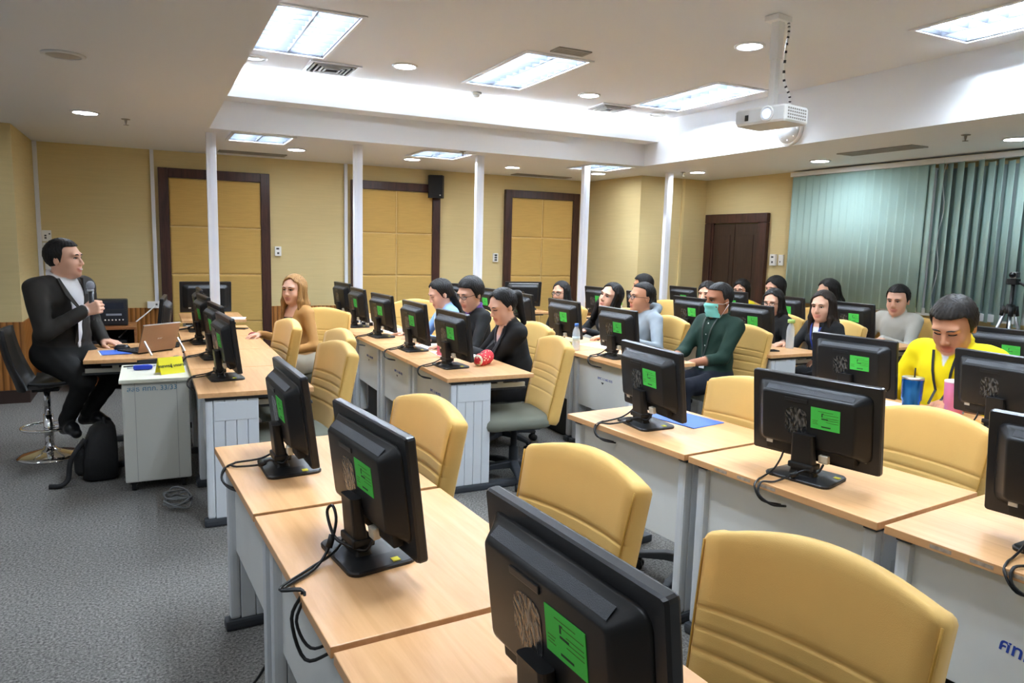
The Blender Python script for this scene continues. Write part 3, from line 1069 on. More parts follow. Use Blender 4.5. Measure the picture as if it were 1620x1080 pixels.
def monitor(lab, x, y, yaw, z=DZ, cable=(.0, .0), sticker=True, group='computer monitors', edge=.40, loopy=False, plain=False):
    """yaw in degrees; 0 = screen towards +x.  edge = distance from the stand to the desk's front edge"""
    t = thing('computer_monitor', lab, 'monitor', (x, y, z), rad(yaw), group)
    p = obj('display_panel', MM['panel'], t, M=TILT)
    obj('screen', MM['screen'], p)
    h = obj('rear_housing', MM['housing'], t, M=TILT)
    obj('vent_strip', MM['vent'], h)
    obj('handle_slot', MM['slot'], h)
    obj('film_label', MM['film'], h)
    if sticker:
        s = obj('green_sticker', MM['sticker'], t, M=TILT)
        obj('ruled_line', MM['lines'], s)['kind'] = 'stuff'
        obj('print_mark', MM['print'], s)['kind'] = 'stuff'
    b_ = obj('port_bay', MM['socket'], t, M=TILT)
    obj('video_plug', MM['plug'], b_)
    obj('port_label', MM['plabel'], b_)
    obj('print_mark', MM['mark'], p)['kind'] = 'stuff'
    s = obj('base', MM['base'], t)
    obj('yellow_label', MM['ysticker'], s)
    obj('neck', MM['neck'], t)
    # two cables from the ports round the neck and over the desk's front edge
    if not plain:
        e = edge
        j = random.uniform(-.02, .02)
        plug = TILT @ Vector((-.05, -.064, -.145))
        pw = TILT @ Vector((-.035, .10, -.135))
        if loopy:
            c1 = [plug, plug + Vector((-.02, .01, -.03)), (-.075, -.02, .05), (-.085, .03, .06), (-.085, .075, .105), (-.075, .06, .125), (-.075, .035, .09),
                  (-.10, .02, .03), (-.16, -.04, .008), (-.25, -.10, .007), (-e - .005, -.13, .006), (-e - .035, -.14, -.05), (-e - .02, -.19, -.13), (-e + .03, -.24, -.10)]
            c2 = [pw, pw + Vector((-.02, 0, -.03)), (-.08, .02, .02), (-.17, -.03, .007), (-.26, -.10, .007), (-e - .004, -.14, .006), (-e - .03, -.16, -.05), (-e - .01, -.20, -.10), (-e + .04, -.23, -.08)]
        else:
            c1 = [plug, plug + Vector((-.02, .01, -.03)), (-.07, -.03, .045), (-.10, .01, .02), (-.17, .045 + j, .006), (-e - .004, .07 + j, .006), (-e - .03, .06 + j, -.03), (-e - .012, .02 + j, -.06), (-e + .04, -.02, -.07)]
            c2 = [pw, pw + Vector((-.02, 0, -.03)), (-.08, .09, .02), (-.16, .10 + j, .006), (-e + .02, .095 + j, .006), (-e - .02, .085 + j, -.01), (-e - .025, .05 + j, -.05), (-e + .04, .0, -.07)]
        o1 = MB().m(0, True).tube(spline(c1, 5), .0042, 6).build('video_cable', M_CABLE, t)
        MB().m(0, True).tube(spline(c2, 5), .0038, 6).build('power_cable', M_CABLE, t)
        v = Vector(c1[3]) if not loopy else Vector(c1[7])
        MB().m(0, True).cyl(v, v + (Vector(c1[2 if not loopy else 6]) - v) * .5, .0095, n=8).build('ferrite', M_CABLE, o1)
    return t


def mlab(pos, row, extra=''):
    return 'black monitor back with green sticker %s' % pos


near_m = [
    (.425, 2.63, 2, 'black monitor on first near-block desk of the front row', dict(edge=.19)),
    (.49, 1.80, 7, 'black monitor with looped cables on second near-block desk of the front row', dict(edge=.21, loopy=True)),
    (.57, .94, 4, 'largest black monitor at the bottom edge of the picture', dict(edge=.24)),
    (2.06, 2.70, -4, 'black monitor beside blue folder at the aisle end of the second near row', dict(edge=.21)),
    (2.14, 1.83, 13, 'black monitor alone on middle desk of the second near row', dict(edge=.21)),
    (2.26, 1.02, 8, 'black monitor cut by the picture edge on the second near row', dict(edge=.23)),
    (3.44, 2.71, 8, 'black monitor in front of the man in yellow polo shirt', dict(edge=.21)),
    (3.57, 1.98, -1, 'black monitor beside the pink tumbler', dict(edge=.25, sticker=False)),
    (4.88, 2.74, 4, 'black monitor behind the shoulder of the man in yellow', dict(edge=.21)),
]
for x, y, a, lab, kw in near_m:
    monitor(lab, x, y, a, **kw)
wh = ['first', 'second', 'third', 'fourth']
rown = ['front', 'second', 'third', 'fourth', 'back']
far_off = [.17, .19, .17, .19, .16]
jit = random.Random(5)
for r in range(5):
    for k in range(4):
        x = FAR_X[r] + far_off[r] + jit.uniform(-.015, .015)
        y = FAR_Y0[r] + .803 * k + .43 + jit.uniform(-.02, .02)
        yaw = jit.uniform(0, 6)
        monitor('black monitor with green sticker, %s from the aisle, %s row of far block' % (wh[k], rown[r]), x, y, yaw, edge=far_off[r], plain=(r >= 3))
monitor('black monitor seen square from behind, beside first white post at far wall', .5, 8.04, 91, edge=.2, sticker=False, plain=True)
monitor('black monitor seen edge-on in front of a white conduit at far wall', 1.86, 7.90, 6, edge=.2, sticker=False, plain=True)
monitor('black monitor with green sticker behind the woman in purple collar', 3.1, 7.78, 40, edge=.2, plain=True)
mw3 = monitor('black monitor with white strip label at far wall before third panel', 4.19, 8.12, 84, edge=.2, sticker=False, plain=True)
MB().box(-.0135, -.0120, -.20, .20, .132, .142).build('strip_label', M_PAPER, mw3, M=TILT)
monitor('black monitor seen edge-on behind the presenter laptop', .085, 6.02, 176, edge=.1, sticker=False, plain=True, z=DZ)


# ------------------------------------------------------------------ chairs
def chair_meshes():
    D = {}
    H, t0 = .575, .085
    seams = (.36, .31, .26, .185)          # heights of the stitched grooves above the cushion's lower edge

    def sect(z, w, th, arch, sh):
        """closed outline: front face first (+x), then sides, then back"""
        out = []
        n = 12
        zz = z
        g = 0.0
        for s_ in seams:
            g = max(g, math.exp(-((z - s_) / .004) ** 2))
        for i in range(n + 1):
            u = -1 + 2 * i / n
            y = u * (w / 2 - .012)
            bow = .020 * u * u
            out.append(Vector((th / 2 + bow - g * .0045, y, zz - arch * u * u)))
        for s_, (yy, xx) in enumerate(((w / 2, th * .34), (w / 2 + .001, 0), (w / 2, -th * .38))):
            out.append(Vector((xx + .020, yy, zz - arch)))
        for i in range(n + 1):
            u = 1 - 2 * i / n
            y = u * (w / 2 - .012)
            out.append(Vector((-th / 2 + .018 * u * u, y, zz - arch * u * u)))
        for s_, (yy, xx) in enumerate(((-w / 2, -th * .38), (-w / 2 - .001, 0), (-w / 2, th * .34))):
            out.append(Vector((xx + .020, yy, zz - arch)))
        return out

    zs = [0, .008, .03, .08, .13]
    for s_ in seams:
        zs += [s_ - .018, s_ - .008, s_ - .003, s_, s_ + .003, s_ + .008, s_ + .018]
    zs += [.22, .30, .35, .42, .46, .50, .53]
    zs = sorted(set(round(z, 4) for z in zs))
    q = MB().m(0, True)
    L = []
    for z in zs:
        u = z / .53
        w = .462 + .05 * u
        th = t0 * (1.0 - .12 * u)
        if z < .01:
            w -= .02 * (1 - z / .01)
            th *= .8
        L.append(sect(z, w, th, .030 * u ** 3, 0))
    for dz, ws, ts in ((.016, .985, .93), (.028, .955, .78), (.036, .91, .52), (.039, .86, .22)):
        L.append(sect(.53 + dz, .512 * ws, t0 * .88 * ts, .030 + dz * .35, 0))
    q.loft(L)
    lean = Matrix.Translation((-.205, 0, .405)) @ Matrix.Rotation(rad(-11), 4, 'Y')
    D['back'] = q.mesh('backrest', M_CHAIRY)
    D['lean'] = lean
    for s_ in (-1, 1):
        q = MB().m(0, True)
        q.tube([Vector((t0 * .5 * (1 - .12 * z / .53) + .019, s_ * ((.462 + .05 * z / .53) / 2 - .006), z - .030 * (z / .53) ** 3)) for z in [.01 + i * .052 for i in range(11)]], .0030, 5)
        D['piping%d' % s_] = q.mesh('piping', M_PIPING)
    q = MB().m(0, True)
    L = []
    pl = rrect(.47, .48, .09, 6)
    for z, s_ in ((.385, .80), (.388, .90), (.40, .97), (.425, 1.0), (.45, .985), (.464, .94), (.470, .84), (.470, .5)):
        L.append([Vector((x * s_ + .03, y * s_, z - .02 * max(0, (x * s_) / .24) ** 2)) for x, y in pl])
    q.loft(L)
    D['seat'] = q.mesh('seat', M_SEATG)
    D['mech'] = MB().bbox(-.16, .14, -.09, .09, .345, .39, .01).bbox(-.30, -.14, -.035, .035, .36, .385, .008).mesh('mechanism', M_DARKG)
    D['bar'] = MB().m(0, True).tube([(-.22, 0, .37), (-.285, 0, .40), (-.30, 0, .50), (-.315, 0, .62)], .016, 8).mesh('back_bar', M_DARKG)
    D['col'] = MB().m(0, True).lathe([(.032, .075), (.032, .22), (.022, .222), (.022, .35)], 16).mesh('gas_column', M_DARKG)
    q = MB().m(0, True).lathe([(.03, .07), (.05, .085), (.05, .115), (.036, .13)], 16)
    D['hub'] = q.mesh('hub', M_DARKG)
    q = MB()
    L = []
    for x, z, w, h in ((.03, .10, .06, .05), (.16, .098, .05, .04), (.28, .078, .042, .03), (.305, .072, .034, .022)):
        L.append([Vector((x, a, z + b_)) for a, b_ in rrect(w, h, .008, 2)])
    q.loft(L)
    D['arm'] = q.mesh('base_leg', M_DARKG)
    q = MB().m(0, True)
    for y in (-.018, .018):
        q.cyl((.29, y - .010, .026), (.29, y + .010, .026), .026, n=14)
    q.m(0, False).box(.272, .308, -.006, .006, .03, .065)
    D['caster'] = q.mesh('caster', M_BLACKM)
    return D


CM = chair_meshes()


def chair(lab, bx, by, yaw=0.0, group='yellow office chairs', seat_at=False):
    """bx, by: centre of the backrest's top; yaw 0 = sitter faces -x"""
    a = PI + rad(yaw)
    d = 0 if seat_at else .315
    t = thing('office_chair', lab, 'chair', (bx + d * math.cos(a), by + d * math.sin(a), 0), a, group)
    b_ = obj('backrest', CM['back'], t, M=CM['lean'])
    obj('piping', CM['piping-1'], b_)
    obj('piping', CM['piping1'], b_)
    obj('seat', CM['seat'], t)
    obj('mechanism', CM['mech'], t)
    obj('back_bar', CM['bar'], t)
    obj('gas_column', CM['col'], t)
    h = obj('hub', CM['hub'], t)
    ph = random.uniform(0, 72)
    for i in range(5):
        lg = obj('base_leg', CM['arm'], t, (0, 0, 0), rad(ph + 72 * i))
        obj('caster', CM['caster'], lg)
    return t


CH = [
    ('empty yellow chair at first near-block desk of the front row', 1.0, 2.66, 7),
    ('empty yellow chair behind the largest monitor, middle of near front row', 1.18, 1.80, 9),
    ('largest yellow chair at the lower right of the picture', 1.245, 1.0, 14),
    ('empty yellow chair at aisle end of the second near row', 2.60, 2.56, 4),
    ('empty yellow chair in front of the blue and pink tumblers', 2.80, 1.78, 0),
    ('yellow chair of the man in yellow polo shirt', 4.30, 2.36, 5),
    ('empty yellow chair pushed in beside the blonde woman, front far row', .965, 5.72, 6),
    ('empty yellow chair at the aisle end of the front far row', 1.03, 4.36, 8),
    ('empty yellow chair half hidden behind the front far row end chair', 1.19, 4.98, 4),
    ('yellow chair turned behind the blonde woman', 1.40, 6.66, 62),
    ('empty yellow chair with grey seat facing the aisle end of second far row', 2.47, 4.22, -8),
    ('yellow chair of the woman with ponytail', 2.76, 5.10, 8),
    ('yellow chair turned to the aisle in front of second padded panel', 2.56, 7.52, 78),
    ('yellow chair of the woman in black jacket with purple collar', 2.78, 5.62, 4),
    ('yellow chair of the woman in light blue top', 2.80, 6.22, 4),
    ('yellow chair of the man in dark green shirt', 4.44, 4.52, 10),
    ('yellow chair of the man in grey hoodie', 4.28, 5.32, 6),
    ('yellow chair behind the woman tilting her head', 4.36, 6.06, 4),
    ('yellow chair of the far woman with black glasses', 4.1, 6.78, 12),
    ('yellow chair of the young woman in black jacket by water bottle', 5.72, 4.62, 2),
    ('yellow chair of the glasses woman in black behind mask man', 5.66, 5.28, 12),
    ('yellow chair beside the man in navy jacket', 5.62, 7.02, 20),
    ('yellow chair of the half hidden woman behind mask man', 5.72, 6.1, 8),
    ('yellow chair of the man in pale grey shirt', 6.80, 4.56, -4),
    ('yellow chair between white blouse woman and grey shirt man', 6.80, 5.26, 2),
    ('yellow chair of the woman in white blouse', 6.78, 5.80, 10),
    ('yellow chair of the short haired woman near the door', 6.78, 6.42, 8),
    ('yellow chair of the woman in yellow collar near the door', 6.78, 6.98, 8),
]
CHAIRS = {}
for lab, x, y, a in CH:
    CHAIRS[lab] = chair(lab, x, y, a)
# ------------------------------------------------------------------ people: one continuous surface grown from blended limbs
def V(*a):
    return np.array(a, float)


class Body:
    def __init__(s):
        s.p = []

    def cap(s, a, b, ra, rb, g, k=.02):
        s.p.append(('c', np.array(a, float), np.array(b, float), ra, rb, g, k))
        return s

    def ell(s, c, r, g, k=.02, M=None, sub=False):
        s.p.append(('s' if sub else 'e', np.array(c, float), np.array(r, float), M, None, g, k))
        return s

    def fn(s, f, lo, hi, g, k=.01):
        s.p.append(('f', f, np.array(lo, float), np.array(hi, float), None, g, k))
        return s

    def mesh(s, h, wrinkle=None):
        los, his = [], []
        for p in s.p:
            if p[0] == 'c':
                r = max(p[3], p[4])
                lo, hi = np.minimum(p[1], p[2]) - r, np.maximum(p[1], p[2]) + r
            elif p[0] in 'es':
                r = p[2] if p[3] is None else np.full(3, p[2].max())
                lo, hi = p[1] - r, p[1] + r
            else:
                lo, hi = p[2], p[3]
            los.append(lo)
            his.append(hi)
        LO = np.min(los, 0) - 3 * h
        HI = np.max(his, 0) + 3 * h
        n = np.ceil((HI - LO) / h).astype(int) + 1
        ax = [LO[i] + h * np.arange(n[i]) for i in range(3)]
        F = np.full(n, .2, np.float32)
        B = np.full(n, .2, np.float32)
        G = np.zeros(n, np.int16)
        DG = {}
        for p, lo, hi in zip(s.p, los, his):
            k = p[6]
            mg = k + 2.5 * h + .004
            i0 = np.maximum(((lo - mg - LO) / h).astype(int), 0)
            i1 = np.minimum(((hi + mg - LO) / h).astype(int) + 2, n)
            sl = tuple(slice(a, b_) for a, b_ in zip(i0, i1))
            X = ax[0][sl[0]][:, None, None]
            Y = ax[1][sl[1]][None, :, None]
            Z = ax[2][sl[2]][None, None, :]
            if p[0] == 'c':
                a, d = p[1], p[2] - p[1]
                L2 = max(d @ d, 1e-9)
                t = np.clip(((X - a[0]) * d[0] + (Y - a[1]) * d[1] + (Z - a[2]) * d[2]) / L2, 0, 1)
                D = np.sqrt((X - a[0] - t * d[0]) ** 2 + (Y - a[1] - t * d[1]) ** 2 + (Z - a[2] - t * d[2]) ** 2) - (p[3] + (p[4] - p[3]) * t)
            elif p[0] in 'es':
                x, y, z = X - p[1][0], Y - p[1][1], Z - p[1][2]
                if p[3] is not None:
                    m = p[3]
                    x, y, z = m[0, 0] * x + m[1, 0] * y + m[2, 0] * z, m[0, 1] * x + m[1, 1] * y + m[2, 1] * z, m[0, 2] * x + m[1, 2] * y + m[2, 2] * z
                r = p[2]
                k0 = np.sqrt((x / r[0]) ** 2 + (y / r[1]) ** 2 + (z / r[2]) ** 2)
                k1 = np.sqrt((x / r[0] ** 2) ** 2 + (y / r[1] ** 2) ** 2 + (z / r[2] ** 2) ** 2)
                D = k0 * (k0 - 1) / np.maximum(k1, 1e-6)
            else:
                D = p[1](X, Y, Z)
            D = D.astype(np.float32)
            f = F[sl]
            if p[0] == 's':
                hh = np.clip(.5 - .5 * (f + D) / k, 0, 1)
                F[sl] = f * (1 - hh) + (-D) * hh + k * hh * (1 - hh)
                continue
            hh = np.clip(.5 + .5 * (D - f) / k, 0, 1)
            F[sl] = D * (1 - hh) + f * hh - k * hh * (1 - hh)
            if wrinkle:
                w = D < B[sl]
                G[sl] = np.where(w, p[5], G[sl])
                B[sl] = np.minimum(B[sl], D)
                if p[5] not in DG:
                    DG[p[5]] = np.full(n, .2, np.float32)
                DG[p[5]][sl] = np.minimum(DG[p[5]][sl], D)
        if wrinkle:
            X, Y, Z = np.meshgrid(*ax, indexing='ij', sparse=True)
            N = (np.sin(31 * X + 17 * Z + 2.1 * np.sin(23 * Y)) * np.sin(27 * Z - 13 * Y + 1.7 * np.sin(19 * X)) + .5 * np.sin(61 * Z + 41 * X + 2 * np.sin(37 * Y))).astype(np.float32)
            F += N * np.isin(G, wrinkle) * .0022
        # surface nets
        S = F < 0
        C = np.zeros(n - 1, np.uint8)
        for dx in (0, 1):
            for dy in (0, 1):
                for dz in (0, 1):
                    C += S[dx:n[0] - 1 + dx, dy:n[1] - 1 + dy, dz:n[2] - 1 + dz]
        idx = np.argwhere((C > 0) & (C < 8))
        vid = np.full(n - 1, -1, np.int32)
        vid[idx[:, 0], idx[:, 1], idx[:, 2]] = np.arange(len(idx))
        P = np.zeros((len(idx), 3))
        W = np.zeros(len(idx))
        cs = [(0, 0, 0), (1, 0, 0), (0, 1, 0), (1, 1, 0), (0, 0, 1), (1, 0, 1), (0, 1, 1), (1, 1, 1)]
        for a in range(8):
            for b_ in range(a + 1, 8):
                ca, cb = np.array(cs[a]), np.array(cs[b_])
                if abs(ca - cb).sum() != 1:
                    continue
                ia, ib = idx + ca, idx + cb
                fa, fb = F[ia[:, 0], ia[:, 1], ia[:, 2]], F[ib[:, 0], ib[:, 1], ib[:, 2]]
                m = (fa < 0) != (fb < 0)
                t = np.where(m, fa / np.where(m, fa - fb, 1), 0)
                P += np.where(m[:, None], ca + (cb - ca) * t[:, None], 0)
                W += m
        P = LO + (idx + P / W[:, None]) * h
        # soft membership of every vertex in the cloth / skin groups
        vg = None
        if wrinkle:
            u = (P - LO) / h
            i0 = np.clip(u.astype(int), 0, n - 2)
            fr = u - i0
            ws = np.zeros((len(P), 7), np.float32)
            for g, A in DG.items():
                d = np.zeros(len(P))
                for c in cs:
                    wt = np.prod([fr[:, q] if c[q] else 1 - fr[:, q] for q in range(3)], 0)
                    d += wt * A[i0[:, 0] + c[0], i0[:, 1] + c[1], i0[:, 2] + c[2]]
                ws[:, g] = np.exp(-np.clip(d, -.02, .2) / (h * .22))
            vg = ws / ws.sum(1, keepdims=True)
        Q = []
        for axi in range(3):
            u, v = (axi + 1) % 3, (axi + 2) % 3
            sa = [slice(None)] * 3
            sb = [slice(None)] * 3
            sa[axi] = slice(0, n[axi] - 1)
            sb[axi] = slice(1, n[axi])
            A, Bb = S[tuple(sa)], S[tuple(sb)]
            e = np.argwhere(A != Bb)
            ok = (e[:, u] > 0) & (e[:, v] > 0) & (e[:, u] < n[u] - 1) & (e[:, v] < n[v] - 1)
            e = e[ok]
            flip = ~A[e[:, 0], e[:, 1], e[:, 2]]
            q = []
            for du, dv in ((-1, -1), (0, -1), (0, 0), (-1, 0)):
                c = e.copy()
                c[:, u] += du
                c[:, v] += dv
                q.append(vid[c[:, 0], c[:, 1], c[:, 2]])
            q = np.stack(q, 1)
            q[flip] = q[flip][:, ::-1]
            Q.append(q)
        Q = np.concatenate(Q)
        Q = Q[(Q >= 0).all(1)]
        return P, Q, vg


def np_mesh(name, P, Q, mi, mats, tint=None):
    me = bpy.data.meshes.new(name)
    me.vertices.add(len(P))
    me.vertices.foreach_set('co', P.astype(np.float32).ravel())
    me.loops.add(len(Q) * 4)
    me.loops.foreach_set('vertex_index', Q.astype(np.int32).ravel())
    me.polygons.add(len(Q))
    me.polygons.foreach_set('loop_start', np.arange(0, len(Q) * 4, 4, dtype=np.int32))
    for m_ in mats:
        me.materials.append(m_)
    if tint is not None:
        ca = me.color_attributes.new('tint', 'FLOAT_COLOR', 'POINT')
        ca.data.foreach_set('color', tint.astype(np.float32).ravel())
    me.polygons.foreach_set('use_smooth', np.ones(len(Q), bool))
    me.update(calc_edges=True)
    return me


def rot(yaw=0, pitch=0, roll=0):
    """degrees; yaw to the left, pitch nods down, roll leans to the figure's left"""
    return np.array(Euler((rad(-roll), rad(pitch), rad(yaw)), 'XYZ').to_matrix())


def tint_mat():
    if 'person_tint' not in MATS:
        m = bpy.data.materials.new('skin_and_cloth')
        m.use_nodes = True
        nt = m.node_tree
        b_ = nt.nodes['Principled BSDF']
        at = nt.nodes.new('ShaderNodeAttribute')
        at.attribute_name = 'tint'
        nt.links.new(at.outputs['Color'], b_.inputs['Base Color'])
        nt.links.new(at.outputs['Alpha'], b_.inputs['Roughness'])
        b_.inputs['Specular IOR Level'].default_value = .3
        MATS['person_tint'] = m
    return MATS['person_tint']


SKIN, TOP, INNER, PANTS, SHOE, LIP, EXTRA = range(7)


def ik(S, H, l1, l2, pole):
    d = H - S
    L = np.linalg.norm(d)
    if L > (l1 + l2) * .995:
        H = S + d / L * (l1 + l2) * .995
        d = H - S
        L = np.linalg.norm(d)
    a = (l1 * l1 - l2 * l2 + L * L) / (2 * L)
    hgt = math.sqrt(max(l1 * l1 - a * a, 0))
    u = d / L
    p = pole - u * (pole @ u)
    p /= np.linalg.norm(p)
    return S + u * a + p * hgt, H


def hand(B, W, f, up, thumb, sc=1.0, curl=20, tcurl=20, fist=False):
    """f: finger direction, up: back of the hand, thumb: lateral unit vector on the thumb side"""
    f = f / np.linalg.norm(f)
    up = up - f * (up @ f)
    up /= np.linalg.norm(up)
    lat = np.cross(up, f)
    lat = lat * np.sign(lat @ thumb)
    off = [.030, .010, -.010, -.028]
    ln = [.070, .078, .073, .057]
    kn = [.088, .092, .088, .080]
    for i in range(4):
        K = W + f * kn[i] * sc + lat * off[i] * sc
        B.cap(W + f * .012 * sc + lat * off[i] * .6 * sc, K, .0145 * sc, .0115 * sc, SKIN, .012)
        d, a = f.copy(), curl
        q = K
        for j, (fr, r0, r1) in enumerate(((.45, .0100, .0092), (.31, .0092, .0085), (.24, .0085, .0075))):
            an = rad(a * (1.0 if j == 0 else (1.25 if j == 1 else .9)))
            d = d * math.cos(an) - np.cross(lat, d) * math.sin(an) * np.sign(np.cross(lat, d) @ up)
            q2 = q + d * ln[i] * fr * sc
            B.cap(q, q2, r0 * sc, r1 * sc, SKIN, .004)
            q = q2
    T0 = W + f * .022 * sc + lat * .024 * sc - up * .006 * sc
    d = f * .72 + lat * .65 - up * (.25 if not fist else .5)
    d /= np.linalg.norm(d)
    T1 = T0 + d * .042 * sc
    d2 = f * .9 + lat * (.25 if not fist else -.25) - up * (.2 if not fist else .75)
    d2 /= np.linalg.norm(d2)
    T2 = T1 + d2 * .032 * sc
    T3 = T2 + (d2 * .9 + f * .1) * .026 * sc
    B.cap(T0, T1, .0150 * sc, .0120 * sc, SKIN, .012).cap(T1, T2, .0115 * sc, .0105 * sc, SKIN, .004).cap(T2, T3, .0105 * sc, .008 * sc, SKIN, .004)


HAIRM = {}


def hair_mat(key):
    if key not in HAIRM:
        c = {'black': ((.006, .005, .005), (.018, .015, .014)), 'soft': ((.010, .008, .007), (.03, .024, .02)), 'brown': ((.012, .008, .006), (.035, .022, .016)),
             'blonde': ((.17, .075, .022), (.46, .25, .085))}[key]
        m = wood_mat('hair_' + key, c[0], c[1], scale=(120, 120, 9), rough=.5, spec=.22)
        HAIRM[key] = m
    return HAIRM[key]


def skin_mat(key):
    c = {'light': srgb(228, 178, 150), 'mid': srgb(206, 150, 116), 'tan': srgb(176, 118, 86)}[key]
    m = mat('skin_' + key, c, .52, spec=.35, vary=.04, vscale=(40, 40, 40))
    b_ = m.node_tree.nodes['Principled BSDF']
    b_.inputs['Subsurface Weight'].default_value = .0
    return m


M_LIP = {'light': mat('lip_rose', srgb(190, 96, 92), .4), 'mid': mat('lip_brown', srgb(168, 92, 82), .45), 'tan': mat('lip_dark', srgb(140, 82, 70), .5)}
M_EYEW = mat('eye_white', srgb(225, 218, 210), .25)
M_IRIS = mat('eye_iris', (.012, .008, .006), .15)
M_LASH = mat('lash_line', (.008, .006, .005), .6)
M_SPEC = mat('spectacle_frame', (.012, .012, .015), .25)
M_LENSG = mat('spectacle_lens', (.9, .92, .95), .03, alpha=.18)


def person(lab, at, face, hip=None, s=1.0, lean=8, side=0, twist=0, head=(0, 0, 0), sex='f', bulk=1.0, skin='mid', hair='short', hcol='black',
           top=(.02, .02, .02), inner=None, vneck=(.0, .0), pants=(.015, .015, .018), handL=None, handR=None, poleL=None, poleR=None, h=.0065, sleeve=1.0,
           collar=None, legs='sit', neck_f=.0, eyes='open', smile=False, glasses=None, mask=False, hfL=None, hfR=None, group='people in the room', recede=0.0,
           fist=None, hoodie=False, inner_skin=None, lapel=False, lanyard=None, buttons=None, knees=None, hscale=1.0, rough_top=.8, nk=None):
    """figure-local frame: +x forward, +y its left, +z up; face = world heading in degrees of the body's forward direction"""
    B = Body()
    T = rot(twist, lean, side)
    # at = where the head's centre stands; the hip follows from it
    Hd = rot(*head)
    nk = nk or (.122 if sex == 'm' else .132)
    rel = T @ V(-.008, 0, .49) * s + (T @ V(0, 0, 1) * .5 + Hd @ V(0, 0, 1) * .5) * nk * s + Hd @ V(1, 0, 0) * (.022 + neck_f) * s
    hip = float(at[2] - rel[2])
    ca, sa = math.cos(rad(face)), math.sin(rad(face))
    x, y = at[0] - (rel[0] * ca - rel[1] * sa), at[1] - (rel[0] * sa + rel[1] * ca)

    def wl(p):
        """world point to the figure's own frame"""
        dx, dy = p[0] - x, p[1] - y
        return V(dx * ca + dy * sa, -dx * sa + dy * ca, p[2])
    handL = wl(handL) if handL is not None else None
    handR = wl(handR) if handR is not None else None
    O = V(0, 0, hip)

    def tp(a, b_, c):
        return O + T @ V(a, b_, c) * s
    male = sex == 'm'
    sw = (.178 if male else .152)
    bw = bulk
    # torso
    B.ell(tp(-.01, 0, .02), V(.12 * bw, .165 * bw, .12) * s, PANTS, .04, T)
    B.ell(tp(0, 0, .12), V(.112 * bw, .150 * bw, .12) * s, TOP, .04, T)
    B.ell(tp(0, 0, .22), V(.108 * bw, (.142 if male else .128) * bw, .14) * s, TOP, .05, T)
    B.ell(tp(0, 0, .35), V(.108 * bw, (.160 if male else .138) * bw, .14) * s, TOP, .05, T)
    B.cap(tp(-.012, -sw + .045, .435), tp(-.012, sw - .045, .435), .064 * s, .064 * s, TOP, .05)
    B.cap(tp(-.02, 0, .44), tp(-.012, 0, .492), .082 * s, .056 * s, TOP, .04)
    if not male:
        for e in (-1, 1):
            B.ell(tp(.072, e * .062, .325), V(.048, .056, .056) * s, TOP, .035, T)
    # head
    N = tp(-.008, 0, .49)
    hs = s * hscale
    up_ = T @ V(0, 0, 1)
    Hc = N + (up_ * .5 + (Hd @ V(0, 0, 1)) * .5) * nk * s + (Hd @ V(1, 0, 0)) * (.022 + neck_f) * s

    def hp(a, b_, c):
        return Hc + Hd @ V(a, b_, c) * hs

    def he(c, r, g=SKIN, k=.02, sub=False):
        B.ell(hp(*c), V(*r) * hs, g, k * hs, Hd, sub)
    fw = 1.0 if male else .96
    B.cap(tp(-.012, 0, .44), hp(-.018, 0, -.05), (.056 if male else .047) * s, (.054 if male else .046) * s, SKIN, .012)
    he((-.010, 0, .030), (.096, .077, .086), SKIN, .03)
    he((.022, 0, -.028), (.064, .062 * fw, .082), SKIN, .03)
    he((.030, 0, -.072), (.050, .050 * fw * bulk ** .5, .040), SKIN, .03)
    he((.066, 0, -.096), (.018, .022, .016), SKIN, .025)
    for e in (-1, 1):
        he((.052, e * .036, -.034), (.026, .026, .030), SKIN, .02)
        he((.076, e * .028, .026), (.014, .026, .010), SKIN, .02)
        he((-.012, e * .077, -.006), (.017, .008, .030), SKIN, .008)
        he((.100, e * .031, .003), (.018, .020, .011), SKIN, .012, True)
        he((.092, e * .010, -.036), (.010, .009, .008), SKIN, .008)
    B.cap(hp(.084, 0, .010), hp(.102, 0, -.030), .0075 * hs, .0105 * hs, SKIN, .010)
    he((.0865, 0, -.0630), (.0085, .0225 if smile else .019, .0045), LIP, .005)
    he((.0850, 0, -.0710), (.0085, .017, .0052), LIP, .005)
    # arms
    for e, H, pole, hf in ((1, handL, poleL, hfL), (-1, handR, poleR, hfR)):
        S = tp(-.010, e * sw, .425)
        if H is None:
            H = O + V(.34, e * .14, .10) * s
        H = np.array(H, float)
        pole = V(-.35, e * .55, -1.0) if pole is None else np.array(pole, float)
        E, H = ik(S, H, .285 * s, .245 * s, pole)
        rs = (1.0 if male else .87) * bw ** .5
        B.cap(S, E, .060 * s * rs, .047 * s * rs, TOP, .035)
        Wr = E + (H - E) * sleeve
        if sleeve < 1:
            B.cap(E, Wr, .047 * s * rs, .043 * s * rs, TOP, .02)
            B.cap(Wr - (H - E) * .05, H, .036 * s * rs, .026 * s * rs, SKIN, .008)
        else:
            B.cap(E, H, .047 * s * rs, .036 * s * rs, TOP, .02)
            B.cap(H - (H - E) * .06, H + (H - E) / np.linalg.norm(H - E) * .01, .026 * s * rs, .025 * s * rs, SKIN, .006)
        f = (H - E) / np.linalg.norm(H - E)
        if hf is None:
            fdir, updir, th, cu, fs = f * .6 + V(.5, 0, -.12), V(0, 0, 1), V(0, -e, 0), 16, False
        else:
            fdir, updir, th, cu, fs = hf
        hand(B, H, np.array(fdir, float), np.array(updir, float), np.array(th, float), s * (1.0 if male else .9), cu, fist=fs)
